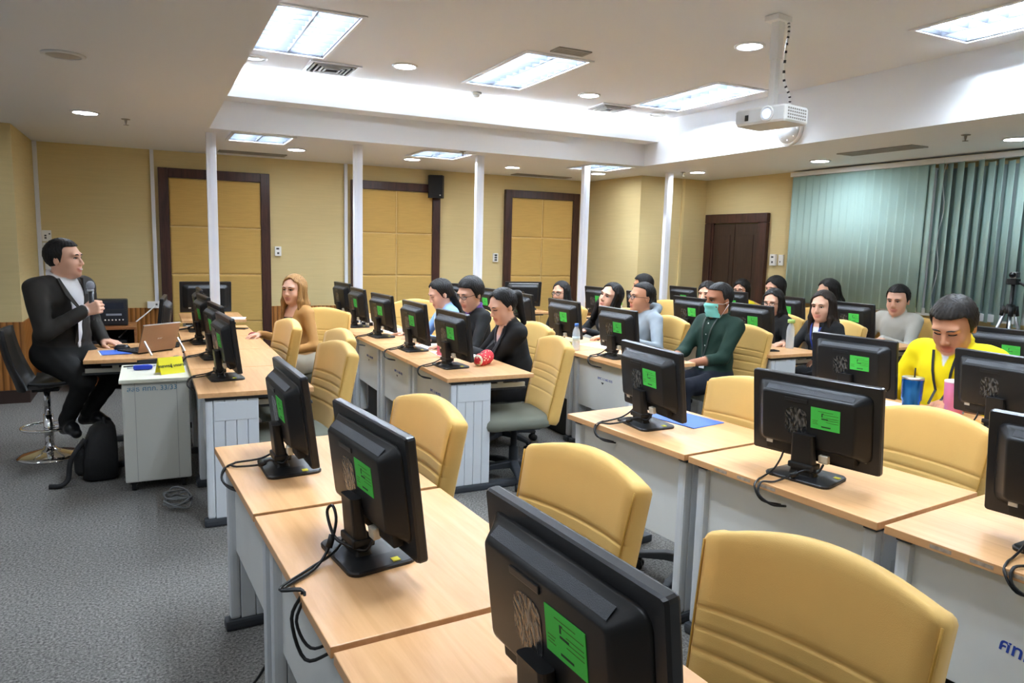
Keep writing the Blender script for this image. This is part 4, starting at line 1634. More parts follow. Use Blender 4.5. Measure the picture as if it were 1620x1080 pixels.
    # legs
    for e in (-1, 1):
        hp_ = O + V(.02, e * .085, -.01) * s
        if knees is not None:
            K, A, toe = [np.array(q, float) for q in knees[0 if e > 0 else 1]]
        else:
            K = V(.40 * s, e * .11 * s, min(hip - .02, .50))
            A = V(.38 * s, e * .11 * s, .085)
            toe = A + V(.15, 0, -.045) * s
        B.cap(hp_, K, .088 * s * bw ** .5, .062 * s, PANTS, .05)
        B.cap(K, A, .060 * s, .046 * s, PANTS, .03)
        hl = A - (toe - A) * .35
        hl[2] = toe[2]
        B.cap(hl, (A + toe) / 2 + V(0, 0, -.012), .034 * s, .038 * s, SHOE, .02).cap((A + toe) / 2 + V(0, 0, -.012), toe, .038 * s, .030 * s, SHOE, .02)
        B.cap(A, (hl + A) / 2, .040 * s, .036 * s, SHOE, .02)
    # collar
    if collar:
        pts = []
        for i in range(11):
            a = rad(28 + (360 - 56) * i / 10)
            rr = .064 if male else .056
            pts.append(tp(-.010 + rr * math.cos(a) * 1.02, rr * math.sin(a) * .98, .492 - .030 * math.cos(a) + .004))
        for a, b_ in zip(pts[:-1], pts[1:]):
            B.cap(a, b_, .0125 * s, .0125 * s, EXTRA, .006)
        for e, pnt in ((1, pts[0]), (-1, pts[-1])):
            B.cap(pnt, pnt + T @ V(.022, e * .020, -.045) * s, .0135 * s, .006 * s, EXTRA, .006)
    if hoodie:
        for i in range(10):
            a = rad(60 + 240 * i / 9)
            B.ell(tp(-.045 + .095 * math.cos(a), .105 * math.sin(a), .485 - .035 * math.cos(a)), V(.042, .042, .036) * s, TOP, .02)
    P, Q, vg = B.mesh(h, wrinkle=[TOP, PANTS])
    # cloth regions by position
    loc = (P - O) @ T / s
    if inner is not None and vneck[0]:
        zt, zb = .505, vneck[1]
        wv = vneck[0] * np.clip((loc[:, 2] - zb) / (zt - zb), 0, 1)
        m = np.clip((wv - np.abs(loc[:, 1])) / (.6 * h) + .5, 0, 1) * (loc[:, 0] > 0) * (loc[:, 2] > zb)
        sh = vg[:, TOP] * m
        vg[:, INNER] += sh
        vg[:, TOP] -= sh
        if inner_skin:                                   # open neckline above the inner garment
            m2 = np.clip((loc[:, 2] - inner_skin) / .008, 0, 1) * sh
            vg[:, SKIN] += m2
            vg[:, INNER] -= m2
    sk = {'light': srgb(226, 176, 150), 'mid': srgb(204, 148, 116), 'tan': srgb(172, 114, 84)}[skin]
    lipc = tuple(.45 * a + .55 * b_ for a, b_ in zip(sk, srgb(176, 70, 70)))
    cols = np.array([(*sk, .5), (*top, rough_top), (*(inner or top), .75), (*pants, .8), (.010, .010, .011, .28), (*lipc, .4),
                     (*(collar if isinstance(collar, tuple) else top), .75)])
    tint = vg @ cols
    mats = [tint_mat()]
    mi = None

    def front(yy, zz, off=.0):
        w_ = (np.abs(loc[:, 1] - yy) < .014) & (np.abs(loc[:, 2] - zz) < .014) & ((vg[:, TOP] + vg[:, INNER] + vg[:, EXTRA] + vg[:, SKIN]) > .5) & (loc[:, 0] < .2)
        xx = loc[w_, 0].max() if w_.any() else .1
        return Vector(O + T @ (V(xx + off, yy, zz) * s))
    o = obj('person', np_mesh('person', P, Q, mi, mats, tint), None, (x, y, 0), rad(face))
    tag(o, lab, 'person', group)
    HM = Matrix([[*Hd[i], Hc[i]] for i in range(3)] + [[0, 0, 0, 1]]) @ Matrix.Scale(hs, 4)
    if lapel:
        zb = vneck[1]
        for e in (-1, 1):
            q = MB()
            Lp = []
            zs = [zb, zb + (.5 - zb) * .2, zb + (.5 - zb) * .4, zb + (.5 - zb) * .58, zb + (.5 - zb) * .62, zb + (.5 - zb) * .78, .49]
            wd = [.006, .024, .036, .044, .030, .028, .018]
            for z_, w_ in zip(zs, wd):
                yi = vneck[0] * (z_ - zb) / (.505 - zb)
                a = front(e * (yi - .002), z_, .004)
                b_ = front(e * (yi + w_), z_, .006)
                a2, b2 = front(e * (yi - .002), z_, -.004), front(e * (yi + w_), z_, .0)
                Lp.append([a, b_, b2, a2])
            q.loft(Lp)
            q.build('lapel', mat('lapel_%.3f' % top[0], tuple(c * 1.15 for c in top), rough_top), o)
    if lanyard:
        for e in (-1, 1):
            pts = [front(e * (.058 - .052 * t), .475 - lanyard[1] * t, .006) for t in [i / 7 for i in range(8)]]
            q = MB()
            Lp = []
            for p_ in pts:
                f_ = Vector(T @ V(1, 0, 0))
                sd = Vector(T @ V(0, 1, 0)) * .007
                Lp.append([p_ - sd, p_ + sd, p_ + sd + f_ * .002, p_ - sd + f_ * .002])
            q.loft(Lp)
            q.build('lanyard', mat('lanyard_%.2f_%.2f' % lanyard[0][:2], lanyard[0], .6), o)
        if lanyard[2]:
            c = front(0, .475 - lanyard[1] - .05, .008)
            MB().bbox(-.002, .002, -.027, .027, -.042, .042, .001, M=Matrix.Translation(c) @ Matrix([[*T[i], 0] for i in range(3)] + [[0, 0, 0, 1]])).build('name_card', M_PAPER, o)
    if buttons:
        for i in range(buttons[0]):
            c = front(0, .43 - i * .085, .002)
            MB().m(0, True).lathe([(.0055, 0), (.0055, .002), (.002, .003)], 8, M=Matrix.Translation(c) @ Matrix([[*T[i_], 0] for i_ in range(3)] + [[0, 0, 0, 1]]) @ Matrix.Rotation(PI / 2, 4, 'Y')).build('button', mat('button_pale', buttons[1], .4), o)
    hl = (P - Hc) @ Hd / hs
    hl = hl[(np.abs(hl) < .14).all(1) & (hl[:, 0] > 0)]

    def hf_(yy, zz, r_=.009):
        w_ = (np.abs(hl[:, 1] - yy) < r_) & (np.abs(hl[:, 2] - zz) < r_)
        return float(np.percentile(hl[w_, 0], 60)) if w_.any() else .07
    # eyes and brows
    for e in (-1, 1):
        q = MB().m(0, True)
        c = Vector((hf_(e * .031, .003, .007) - .0035, e * .031, .003))
        if eyes == 'open':
            q.lathe([(.0005, -.0060), (.0060, -.0052), (.0105, -.002), (.0115, 0), (.0105, .002), (.006, .0052), (.0005, .0060)], 12)
            me = q.mesh('eye', [M_EYEW, M_IRIS])
            for v in me.vertices:
                v.co = Vector((v.co.x * .62, v.co.y * 1.12, v.co.z * 1.05)) + c
            oo = obj('eye', me, o, M=HM)
            q = MB().m(0, True).lathe([(.0005, .004), (.0048, .0035), (.0054, 0)], 10)
            me = q.mesh('iris', M_IRIS)
            for v in me.vertices:
                v.co = Vector((v.co.z + .0045, v.co.y, v.co.x)) + c
            obj('iris', me, oo)
        dz_ = .0062 if eyes == 'open' else -.001
        MB().m(0, True).tube([Vector((hf_(e * .031 + t * .015, .003 + dz_, .006) + .0015, e * .031 + t * .015, .003 + dz_ * (1 - .8 * t * t) - (0 if eyes == 'open' else .003 * (1 - t * t)))) for t in (-1, -.6, -.2, .2, .6, 1)], .0024, 5).build('eyelid', M_LASH, o, M=HM)
        MB().m(0, True).tube([Vector((hf_(e * (.031 + t * .019), .022, .006) + .0012, e * (.031 + t * .019), .0215 + .004 * (1 - t * t))) for t in (-1, -.5, 0, .5, 1)], [.0018, .0032, .0036, .0030, .0012], 5).build('eyebrow', M_LASH if hcol != 'blonde' else hair_mat('brown'), o, M=HM)
    if smile:
        MB().m(0, True).tube([Vector((hf_(t * .018, -.067) + .001, t * .018, -.0672 + t * t * .004)) for t in (-1, -.5, 0, .5, 1)], [.0015, .003, .0034, .003, .0015], 5).build('teeth', M_WHITE, o, M=HM)
    # hair
    Hh = Body()

    def shell(f, lo, hi):
        Hh.fn(f, lo, hi, 0, .012)
    r0 = {'short': (.106, .087, .098), 'crop': (.103, .084, .095), 'full': (.110, .090, .103), 'long': (.107, .088, .098), 'bob': (.110, .092, .101), 'pony': (.108, .087, .099), 'lowpony': (.107, .087, .098)}[hair]
    lim = {'short': ([-.10, -.075, -.05, -.02, .02, .05, .070, .088, .13], [-.2, -.075, -.05, .010, .022, .034, .048, .12, .2]),
           'crop': ([-.10, -.07, -.05, -.02, .02, .05, .070, .088, .13], [-.2, -.09, -.06, .000, .015, .030, .045, .11, .2]),
           'full': ([-.10, -.08, -.05, -.02, .02, .05, .066, .082, .13], [-.2, -.07, -.04, .014, .026, .040, .060, .14, .2]),
           'long': ([-.16, -.10, -.05, -.02, .02, .05, .070, .090, .13], [-.02, -.005, .004, .012, .022, .032, .044, .10, .2]),
           'bob': ([-.13, -.10, -.06, -.02, .02, .045, .060, .080, .13], [-.03, .000, .020, .030, .038, .050, .072, .14, .2]),
           'lowpony': ([-.13, -.09, -.05, -.02, .02, .05, .070, .090, .13], [-.2, -.06, -.02, .010, .022, .034, .046, .10, .2]),
           'pony': ([-.10, -.075, -.05, -.02, .02, .05, .075, .092, .13], [-.2, -.075, -.05, -.010, .016, .032, .044, .10, .2])}[hair]
    lz, lx = np.array(lim[0]), np.array(lim[1])
    lx = lx - recede * np.clip((lz + .02) / .08, 0, 1) * (lz < .1)

    def cap_f(X, Y, Z):
        x, y, z = X + .012, Y, Z - .034
        k0 = np.sqrt((x / r0[0]) ** 2 + (y / r0[1]) ** 2 + (z / r0[2]) ** 2)
        k1 = np.sqrt((x / r0[0] ** 2) ** 2 + (y / r0[1] ** 2) ** 2 + (z / r0[2] ** 2) ** 2)
        d = k0 * (k0 - 1) / np.maximum(k1, 1e-6)
        ang = np.arctan2(y, x + .02)
        d = d - .0016 * np.sin(ang * 34 + 5 * np.sin(z * 40)) - .0012 * np.sin(ang * 61 + z * 60)
        tmp = np.exp(-((np.abs(Y) - .052) / .018) ** 2) * np.exp(-((Z - .062) / .022) ** 2)
        Ze = Z + 0 * Y
        if hair in ('long', 'bob', 'lowpony', 'pony'):
            Ze = Z - .020 * np.exp(-((Y - .008) / .026) ** 2) + .010 * np.clip((np.abs(Y) - .03) / .03, 0, 1)
        c = (X - np.interp(Ze, lz, lx) + tmp * (.030 if male else .0) + .004 * np.sin(95 * Y + 3 * np.sin(40 * Z)) * (X > .03)) * .75
        hh = np.clip(.5 + .5 * (c - d) / .008, 0, 1)
        return d * (1 - hh) + c * hh + .008 * hh * (1 - hh)
    shell(cap_f, (-.13, -.10, -.13), (.11, .10, .14))
    if hair == 'long':
        for e in (-1, 1):
            Hh.cap((-.025, e * .070, .02), (-.030, e * .088, -.12), .030, .030, 0, .02).cap((-.030, e * .088, -.12), (.010, e * .095, -.27), .034, .022, 0, .02).cap((.022, e * .070, .045), (.030, e * .078, -.09), .016, .020, 0, .02).cap((.030, e * .078, -.09), (.045, e * .082, -.24), .022, .014, 0, .02)
        Hh.cap((-.065, 0, .02), (-.085, 0, -.14), .066, .062, 0, .03).cap((-.085, -.04, -.12), (-.095, -.045, -.28), .05, .03, 0, .03).cap((-.085, .04, -.12), (-.095, .045, -.28), .05, .03, 0, .03)
    elif hair == 'bob':
        for e in (-1, 1):
            Hh.cap((-.015, e * .074, .02), (-.020, e * .076, -.075), .030, .024, 0, .02)
        Hh.cap((-.060, 0, .02), (-.070, 0, -.075), .064, .052, 0, .03)
    elif hair == 'lowpony':
        Hh.cap((-.075, 0, -.02), (-.105, 0, -.06), .045, .034, 0, .03).cap((-.105, 0, -.06), (-.115, 0, -.24), .036, .020, 0, .02)
    elif hair == 'pony':
        Hh.cap((-.095, 0, .055), (-.135, 0, .035), .030, .036, 0, .02).cap((-.135, 0, .035), (-.135, 0, -.17), .038, .020, 0, .02)
    P2, Q2, _ = Hh.mesh(.0055)
    ho = obj('hair', np_mesh('hair', P2, Q2, np.zeros(len(Q2)), [hair_mat(hcol)]), o, M=HM)
    if glasses:
        gx = hf_(0, .0) + .001
        for e in (-1, 1):
            c = Vector((gx, e * .031, .000))
            ring = [c + Vector((-.010 * abs(math.sin(a)) * 0 - .006 * (math.cos(a) * e > 0) * abs(math.cos(a)), math.cos(a) * .024, math.sin(a) * .016)) for a in [2 * PI * i / 18 for i in range(18)]]
            rim = MB().m(0, True).tube(ring, .0017 if glasses == 'thin' else .0026, 5, closed=True).build('glasses_rim', M_SPEC, o, M=HM)
            MB().add(ring, [tuple(range(18))]).build('lens', M_LENSG, rim)
            MB().m(0, True).tube([c + Vector((-.004, e * .024, .004)), Vector((.06, e * .074, .006)), Vector((-.01, e * .083, .006)), Vector((-.03, e * .082, -.012))], .0018, 5).build('glasses_temple', M_SPEC, o, M=HM)
        MB().m(0, True).tube([Vector((gx, -.008, .004)), Vector((gx + .004, 0, .007)), Vector((gx, .008, .004))], .0018, 5).build('glasses_bridge', M_SPEC, o, M=HM)
    if mask:
        q = MB().m(0, True)
        rows = []
        for i in range(9):
            v = i / 8
            z = -.012 - .100 * v
            row = []
            for k in range(13):
                u = -1 + 2 * k / 12
                a = u * 1.25
                yy_ = .070 * math.sin(a)
                bulge = (hf_(0, max(z, -.06)) + .012) if v < .75 else (hf_(0, -.09) + .012)
                xx_ = max(hf_(yy_ * .9, z - .004, .012) + .004, .018 + (bulge - .018) * math.cos(a) ** 1.4 * (1 - .12 * (2 * v - 1) ** 2))
                row.append(Vector((xx_ + (.0025 if i % 2 else 0), yy_, z - .006 * abs(u))))
            rows.append(row)
        vs = [p for r_ in rows for p in r_]
        fs = [(i * 13 + k, i * 13 + k + 1, (i + 1) * 13 + k + 1, (i + 1) * 13 + k) for i in range(8) for k in range(12)]
        q.add(vs, fs)
        mo = q.build('face_mask', mat('mask_teal', srgb(140, 226, 214), .8), o, M=HM)
        for e in (-1, 1):
            for v in (0, 8):
                p = rows[v][12 if e > 0 else 0]
                MB().m(0, True).tube([p, Vector((.02, e * .080, p.z * .6 - .01)), Vector((-.022, e * .086, -.004 if v == 0 else -.022))], .0014, 5).build('ear_loop', M_WHITE, mo)
    o['_head'] = [float(c) for c in Hc]
    return o, HM, front
# ------------------------------------------------------------------ the people
DARK = (.014, .014, .015)
WHITE_C = (.78, .78, .80)
FLAT = (V(1, 0, -.10), V(0, 0, 1))


def flat(e, cu=14, yaw=0):
    """hand lying flat; e=+1 left hand"""
    return (V(math.cos(rad(yaw)), math.sin(rad(yaw)), -.10), V(0, 0, 1), V(0, -e, 0), cu, False)


# presenter on the bar stool
pres, HMp, _ = person('smiling man in dark brown suit seated on bar stool, speaking into microphone', (-.535, 5.95, 1.385), -42, s=1.13, hscale=1.0, lean=2, sex='m', bulk=1.18, skin='light',
                      hair='short', hcol='black', nk=.108, top=(.022, .019, .016), inner=WHITE_C, vneck=(.07, .02), collar=WHITE_C, lapel=True, pants=(.010, .0095, .009),
                      head=(22, -4, 0), smile=True, handR=(-.425, 5.775, 1.035), poleR=(-.15, -.85, -.9), hfR=(V(.75, .35, .25), V(.2, -1, .05), V(0, 0, 1), 62, True),
                      handL=(-.33, 6.10, .79), hfL=(V(1, .05, -.12), V(0, 0, 1), V(0, -1, 0), 14, False), poleL=(-.4, .6, -1),
                      knees=[((.33, .13, .60), (.13, .07, .30), (.27, .08, .235)), ((.30, -.12, .57), (.10, -.09, .27), (.23, -.14, .195))], h=.006, neck_f=.01)
# hand-held microphone
hw = Vector((-.372, 5.775, 1.075))
t = thing('microphone', 'black hand-held microphone in the presenter hand', 'microphone', hw)
ax = Vector((.02, -.02, 1)).normalized()
MB().m(0, True).cyl(-ax * .10, ax * .10, .013, .018, 14).build('handle', M_BLACKG, t)
MB().m(0, True).lathe([(.019, .098), (.0215, .102), (.0215, .110), (.020, .112)], 18, M=Matrix.Rotation(rad(-1), 4, 'Y')).build('collar', M_ALU, t)
MB().m(0, True).lathe([(.018, .110), (.026, .125), (.0275, .142), (.023, .158), (.012, .168), (.001, .171)], 18, M=Matrix.Rotation(rad(-1), 4, 'Y')).build('grille', mat('mic_mesh', (.30, .31, .33), .35, .8, bump=1.0, bscale=900), t)

person('blonde woman in camel cardigan over black top at front row', (1.06, 6.20, 1.150), 204, s=.97, hscale=1.06, lean=6, sex='f', skin='light', hair='long', hcol='blonde',
       top=srgb(186, 138, 82), inner=DARK, vneck=(.085, -.02), inner_skin=.40, pants=srgb(200, 192, 174), head=(20, 0, 0), handR=(.80, 6.33, .775), hfR=flat(-1), handL=(.95, 6.0, .66), collar=None)
person('woman in light blue top looking down in second row', (2.30, 6.06, 1.119), 180, s=.96, hscale=1.1, lean=12, sex='f', skin='light', hair='lowpony', hcol='black', top=srgb(138, 176, 226),
       inner=srgb(230, 214, 140), vneck=(.05, .30), head=(-4, 20, 0), eyes='down', handL=(2.02, 5.9, .775), hfL=flat(1), handR=(2.02, 6.2, .775), hfR=flat(-1), lanyard=((.75, .7, .4), .26, False))
person('short haired woman in black jacket with purple collar and glasses', (2.35, 5.50, 1.157), 184, s=1.0, hscale=1.12, lean=10, sex='f', skin='light', hair='full', hcol='black', top=DARK,
       inner=srgb(112, 78, 160), vneck=(.045, .33), collar=srgb(112, 78, 160), head=(14, 14, 0), glasses='thin', eyes='down', handL=(2.05, 5.3, .775), hfL=flat(1), handR=(2.05, 5.62, .775), hfR=flat(-1))
person('woman with ponytail in black blazer writing at desk end', (2.29, 4.76, 1.120), 180, s=1.0, hscale=1.04, lean=14, sex='f', skin='light', hair='pony', hcol='black', top=DARK,
       inner=srgb(226, 190, 186), vneck=(.06, .22), inner_skin=.42, lapel=True, head=(6, 18, 0), eyes='down', handL=(2.13, 4.98, .775), hfL=(V(.9, -.1, -.1), V(0, 0, 1), V(0, -1, 0), 24, False),
       handR=(2.02, 5.06, .775), hfR=flat(-1), poleL=(-.3, 1, -.7), lanyard=((.05, .05, .06), .2, False), sleeve=.86)
person('long haired woman with black glasses far in third row', (3.85, 6.60, 1.084), 184, s=.92, hscale=1.06, lean=8, sex='f', skin='light', hair='long', hcol='black', top=DARK, head=(18, 4, 0), glasses='thick', h=.008)
person('long haired woman in black suit tilting her head', (4.08, 6.02, 1.083), 182, s=.96, hscale=1.2, lean=8, side=6, sex='f', skin='light', hair='long', hcol='black', top=DARK, inner=WHITE_C, vneck=(.055, .2),
       inner_skin=.44, lapel=True, head=(14, -8, 16), handR=(3.70, 6.18, .775), handL=(3.70, 5.86, .775), hfR=flat(-1), hfL=flat(1), h=.007)
person('man in light grey hoodie and glasses facing left', (3.95, 5.33, 1.125), 180, s=1.0, hscale=1.14, lean=6, sex='m', skin='mid', hair='crop', hcol='black', top=srgb(150, 160, 168), hoodie=True,
       head=(-10, -4, 0), glasses='thin', recede=.022, handL=(3.66, 5.0, .775), hfL=flat(1), handR=(3.62, 5.42, .775), hfR=flat(-1), h=.007)
person('man in navy jacket seen from behind far away', (5.3, 7.15, 1.121), 168, s=1.0, hscale=1.12, lean=6, sex='m', skin='mid', hair='full', hcol='black', top=srgb(30, 42, 68), head=(-30, 0, 0), h=.009)
person('man in dark green shirt wearing a teal face mask', (4.12, 4.53, 1.165), 184, s=1.06, hscale=1.08, lean=-4, sex='m', bulk=1.06, skin='tan', hair='crop', hcol='black', top=srgb(22, 48, 38),
       collar=srgb(22, 48, 38), pants=srgb(24, 28, 40), mask=True, head=(-8, 2, 0), handL=(3.72, 4.34, .70), hfL=flat(1), handR=(3.70, 4.56, .70), hfR=flat(-1), sleeve=.45,
       lanyard=((.02, .03, .025), .30, True), buttons=(4, (.75, .75, .72)))
person('half hidden woman behind the mask man', (5.45, 6.18, 1.095), 186, s=.95, hscale=1.12, lean=6, sex='f', skin='light', hair='bob', hcol='black', top=DARK, head=(16, 4, 0), h=.009)
person('dark haired woman in yellow collar by the door', (6.52, 6.78, 1.090), 186, s=.95, hscale=1.14, lean=4, sex='f', skin='light', hair='bob', hcol='black', top=srgb(226, 212, 40), head=(14, 4, 0), glasses='thin', h=.009)
person('short haired woman before the dark door', (6.52, 6.24, 1.147), 184, s=.98, hscale=1.16, lean=4, sex='f', skin='light', hair='bob', hcol='black', top=DARK, head=(-4, 8, 0), h=.009)
person('glasses woman with long hair in black, fourth row', (5.36, 5.14, 1.088), 184, s=.94, hscale=1.1, lean=8, sex='f', skin='light', hair='long', hcol='black', top=DARK, head=(14, 10, 0), glasses='thin', h=.008)
person('young woman in black jacket with long hair by water bottle', (5.31, 4.52, 1.100), 182, s=.98, hscale=1.14, lean=6, sex='f', skin='light', hair='long', hcol='brown', top=DARK, inner=WHITE_C, vneck=(.05, .20),
       inner_skin=.44, lapel=True, head=(12, 4, 0), lanyard=(srgb(40, 60, 150), .24, False), handL=(5.08, 4.3, .66), handR=(4.98, 4.62, .775), hfR=flat(-1), h=.007)
person('long haired woman in white blouse in back row', (6.5, 5.48, 1.160), 180, s=.96, hscale=1.14, lean=10, sex='f', skin='light', hair='long', hcol='black', top=WHITE_C, head=(-12, 14, 0), handL=(6.20, 5.36, .775), hfL=flat(1), h=.009)
person('man in pale grey shirt sitting before the blinds', (6.5, 4.66, 1.131), 186, s=1.04, hscale=1.16, lean=4, sex='m', skin='light', hair='short', hcol='black', top=srgb(186, 186, 178), collar=srgb(186, 186, 178), inner=srgb(226, 176, 150), vneck=(.03, .44),
       head=(10, 8, 0), handL=(6.2, 4.56, .775), hfL=flat(1), handR=(6.2, 4.78, .775), hfR=flat(-1), h=.008)
person('man in yellow polo shirt writing with head bowed', (3.88, 2.44, 1.193), 186, s=1.10, hscale=1.13, lean=10, sex='m', bulk=1.14, skin='mid', hair='full', hcol='soft', top=srgb(240, 218, 12), inner=WHITE_C, vneck=(.035, .40),
       collar=srgb(236, 214, 20), head=(4, 26, 0), eyes='down', recede=.012, nk=.108, handL=(3.84, 2.40, .785), hfL=(V(1, 0, -.1), V(0, 0, 1), V(0, -1, 0), 22, False), handR=(3.66, 2.74, .775),
       hfR=(V(1, -.1, -.3), V(0, .3, 1), V(0, 1, 0), 40, False), sleeve=.30, lanyard=((.012, .012, .012), .34, False), h=.006)


# ------------------------------------------------------------------ presenter's corner
desk('beech desk under the presenter laptop', .185, 6.23, PI)
t = thing('bar_stool', 'black bucket bar stool with chrome pole and foot ring', 'stool', (-.68, 5.92, 0), 0)
MB().m(0, True).lathe([(.001, .0), (.205, .0), (.205, .008), (.17, .022), (.09, .042), (.045, .055), (.032, .075), (.001, .075)], 40).build('base', M_CHROME, t)
MB().m(0, True).cyl((0, 0, .07), (0, 0, .30), .03, n=20).build('lower_tube', M_CHROME, t)
MB().m(0, True).cyl((0, 0, .30), (0, 0, .50), .022, n=20).build('gas_tube', M_CHROME, t)
ring = [Vector((-.02 + .145 * math.cos(2 * PI * i / 30), .145 * math.sin(2 * PI * i / 30), .21)) for i in range(30)]
fr = MB().m(0, True).tube(ring, .010, 8, closed=True).build('foot_ring', M_CHROME, t)
MB().m(0, True).tube([(.0, 0, .21), (.125, 0, .21)], .010, 8).build('ring_arm', M_CHROME, fr)
q = MB().m(0, True)
rows = []
for i in range(13):                    # bucket shell from the front lip over the seat up the back
    v = i / 12
    if v < .5:
        a = v / .5
        cx, cz, wv, cup = .21 - .36 * a, .555 - .05 * math.sin(a * PI * .6), .205 + .01 * a, .02 + .05 * a
    else:
        a = (v - .5) / .5
        cx, cz, wv, cup = -.15 - .09 * a - .02 * math.sin(a * PI), .507 + .40 * a, .215 - .03 * a * a, .07 - .03 * a
    rows.append([Vector((cx + (cup * (u * u) * (1 if v >= .5 else .2)), wv * u, cz + cup * u * u * (1 if v < .5 else .25))) for u in [-1 + 2 * k / 10 for k in range(11)]])
L = [r_ + [p + Vector((-.022 if i >= 6 else 0, 0, -.022 if i < 7 else 0)) for p in r_[::-1]] for i, r_ in enumerate(rows)]
q.loft(L)
sh = q.build('bucket_seat', mat('black_leatherette', (.012, .012, .013), .45), t)
MB().m(0, True).tube(spline([(-.283, .05 - .012 * i, .80 + .010 * math.sin(i * 2.1) - .003 * i) for i in range(12)], 3), .002, 5).build('script_mark', mat('grey_script', (.25, .25, .26), .5), sh)
MB().bbox(-.08, .08, -.08, .08, .475, .50, .006).build('seat_plate', M_BLACKM, t)
MB().m(0, True).tube([(.0, -.06, .475), (.02, -.17, .465), (.03, -.22, .46)], .006, 6).build('height_lever', M_BLACK, t)

t = thing('pedestal_cabinet', 'cream steel pedestal on casters beside the presenter desk', 'cabinet', (.005, 5.12, 0), 0)
MB().bbox(-.185, .185, -.27, .27, .065, .685, .012).build('body', mat('warm_grey_steel', srgb(206, 206, 198), .5), t)
MB().bbox(-.198, .198, -.295, .285, .685, .708, .005).build('top', mat('cream_laminate', srgb(228, 226, 208), .45), t)
for xx in (-.115, .115):
    MB().box(xx - .0012, xx + .0012, -.2712, -.2695, .075, .68).build('seam', mat('seam_shadow', srgb(150, 150, 146), .6), t)
for xx in (-.14, .14):
    for yy in (-.21, .21):
        w = MB().m(0, True).cyl((xx - .012, yy, .030), (xx + .012, yy, .030), .030, n=16).build('caster', M_BLACKM, t)
        MB().box(xx - .02, xx + .02, yy - .02, yy + .02, .045, .068).build('caster_fork', M_BLACK, w)
text('สสธ ศทก. 33/33', .042, M_TEALINK, t, frame_M((-.02, -.2715, .645), (1, 0, .02), (0, 0, 1)))
PZ = .709
t = thing('name_tent', 'folded yellow name card with Thai lettering on pedestal', 'name card', (.09, 5.01, PZ), rad(22))
MB().add([(-.075, -.045, 0), (.075, -.045, 0), (.075, 0, .10), (-.075, 0, .10)], [(0, 1, 2, 3)]).add([(-.075, -.044, 0), (.075, -.044, 0), (.075, 0, .099), (-.075, 0, .099)], [(3, 2, 1, 0)]).build('front_leaf', mat('yellow_card', srgb(240, 230, 40), .6), t)
MB().add([(-.075, .045, 0), (.075, .045, 0), (.075, 0, .10), (-.075, 0, .10)], [(3, 2, 1, 0)]).build('rear_leaf', MATS['yellow_card'], t)
text('วิทยากรผู้ บรรยาย', .024, M_INK, t, frame_M((0, -.0245, .048), (1, 0, 0), (0, .045, .10)), bold=True)
tag(MB().m(0, True).loft([[Vector((xx, a, .017 + b_)) for a, b_ in rrect(w_, h_, .008, 3)] for xx, w_, h_ in ((-.055, .02, .02), (-.048, .032, .03), (.03, .032, .032), (.05, .026, .026), (.056, .012, .014))]).build('pencil_pouch', mat('blue_plastic', srgb(28, 60, 190), .35), None, (-.065, 5.17, PZ)),
    'small blue pencil pouch lying on the pedestal', 'pouch')
for i, (xx, yy, a, c) in enumerate(((-.12, 5.30, 12, (.02, .02, .02)), (-.05, 5.29, -8, (.5, .55, .6)), (-.10, 5.25, 20, (.6, .62, .66)))):
    t = thing('pen', ['black pen lying behind the blue pouch', 'silver pen nearest the laptop on pedestal', 'grey pen beside the blue pouch'][i], 'pen', (xx, yy, PZ + .006), rad(a), 'pens on the pedestal')
    MB().m(0, True).cyl((-.06, 0, 0), (.05, 0, 0), .005, n=8).build('barrel', mat('pen_%d' % i, c, .35), t)
    MB().m(0, True).cyl((.05, 0, 0), (.066, 0, 0), .004, .0008, 8).build('tip', M_ALU, t)
t = thing('microphone', 'spare microphone lying on pedestal behind yellow card', 'microphone', (.02, 5.36, PZ + .027), rad(4))
MB().m(0, True).cyl((-.12, 0, -.005), (.09, 0, 0), .014, .019, 14).build('handle', M_BLACKG, t)
MB().m(0, True).lathe([(.018, .09), (.026, .105), (.0275, .122), (.023, .138), (.001, .15)], 16, M=Matrix.Rotation(PI / 2, 4, 'Y')).build('grille', MATS['mic_mesh'], t)
# laptop with kickstand
t = thing('laptop', 'bronze backed tablet laptop propped on a kickstand', 'laptop', (.03, 5.68, DZ), rad(-52))
MB().bbox(-.245, -.02, -.14, .14, .002, .016, .004).build('keyboard_deck', M_BLACKM, t)
q = MB()
for i in range(4):
    for k in range(10):
        q.box(-.215 + i * .034, -.189 + i * .034, -.125 + k * .0255, -.104 + k * .0255, .0155, .0185)
ko = q.build('key_field', mat('key_grey', (.03, .03, .032), .6), t)
ko['kind'] = 'stuff'
SM = Matrix.Translation((-.015, 0, .012)) @ Matrix.Rotation(rad(19), 4, 'Y')
sc_ = MB().bbox(-.005, .005, -.15, .15, 0, .205, .004).build('display', mat('bronze_metal', srgb(150, 124, 102), .38, .5), t, M=SM)
MB().box(-.0056, -.0048, -.142, .142, .008, .197).build('screen', M_SCREEN, sc_)
MB().box(-.006, .006, -.15, .15, .203, .208).build('rim', M_ALU, sc_)
text('acer', .022, M_ALU, sc_, frame_M((.0056, 0, .10), (0, 1, 0), (0, 0, 1)))
for yy in (-.135, .135):
    MB().box(.0, .012, yy - .004, yy + .004, 0, .115, M=Matrix.Translation((.10, 0, .0)) @ Matrix.Rotation(rad(-38), 4, 'Y')).build('kickstand', M_ALU, t)


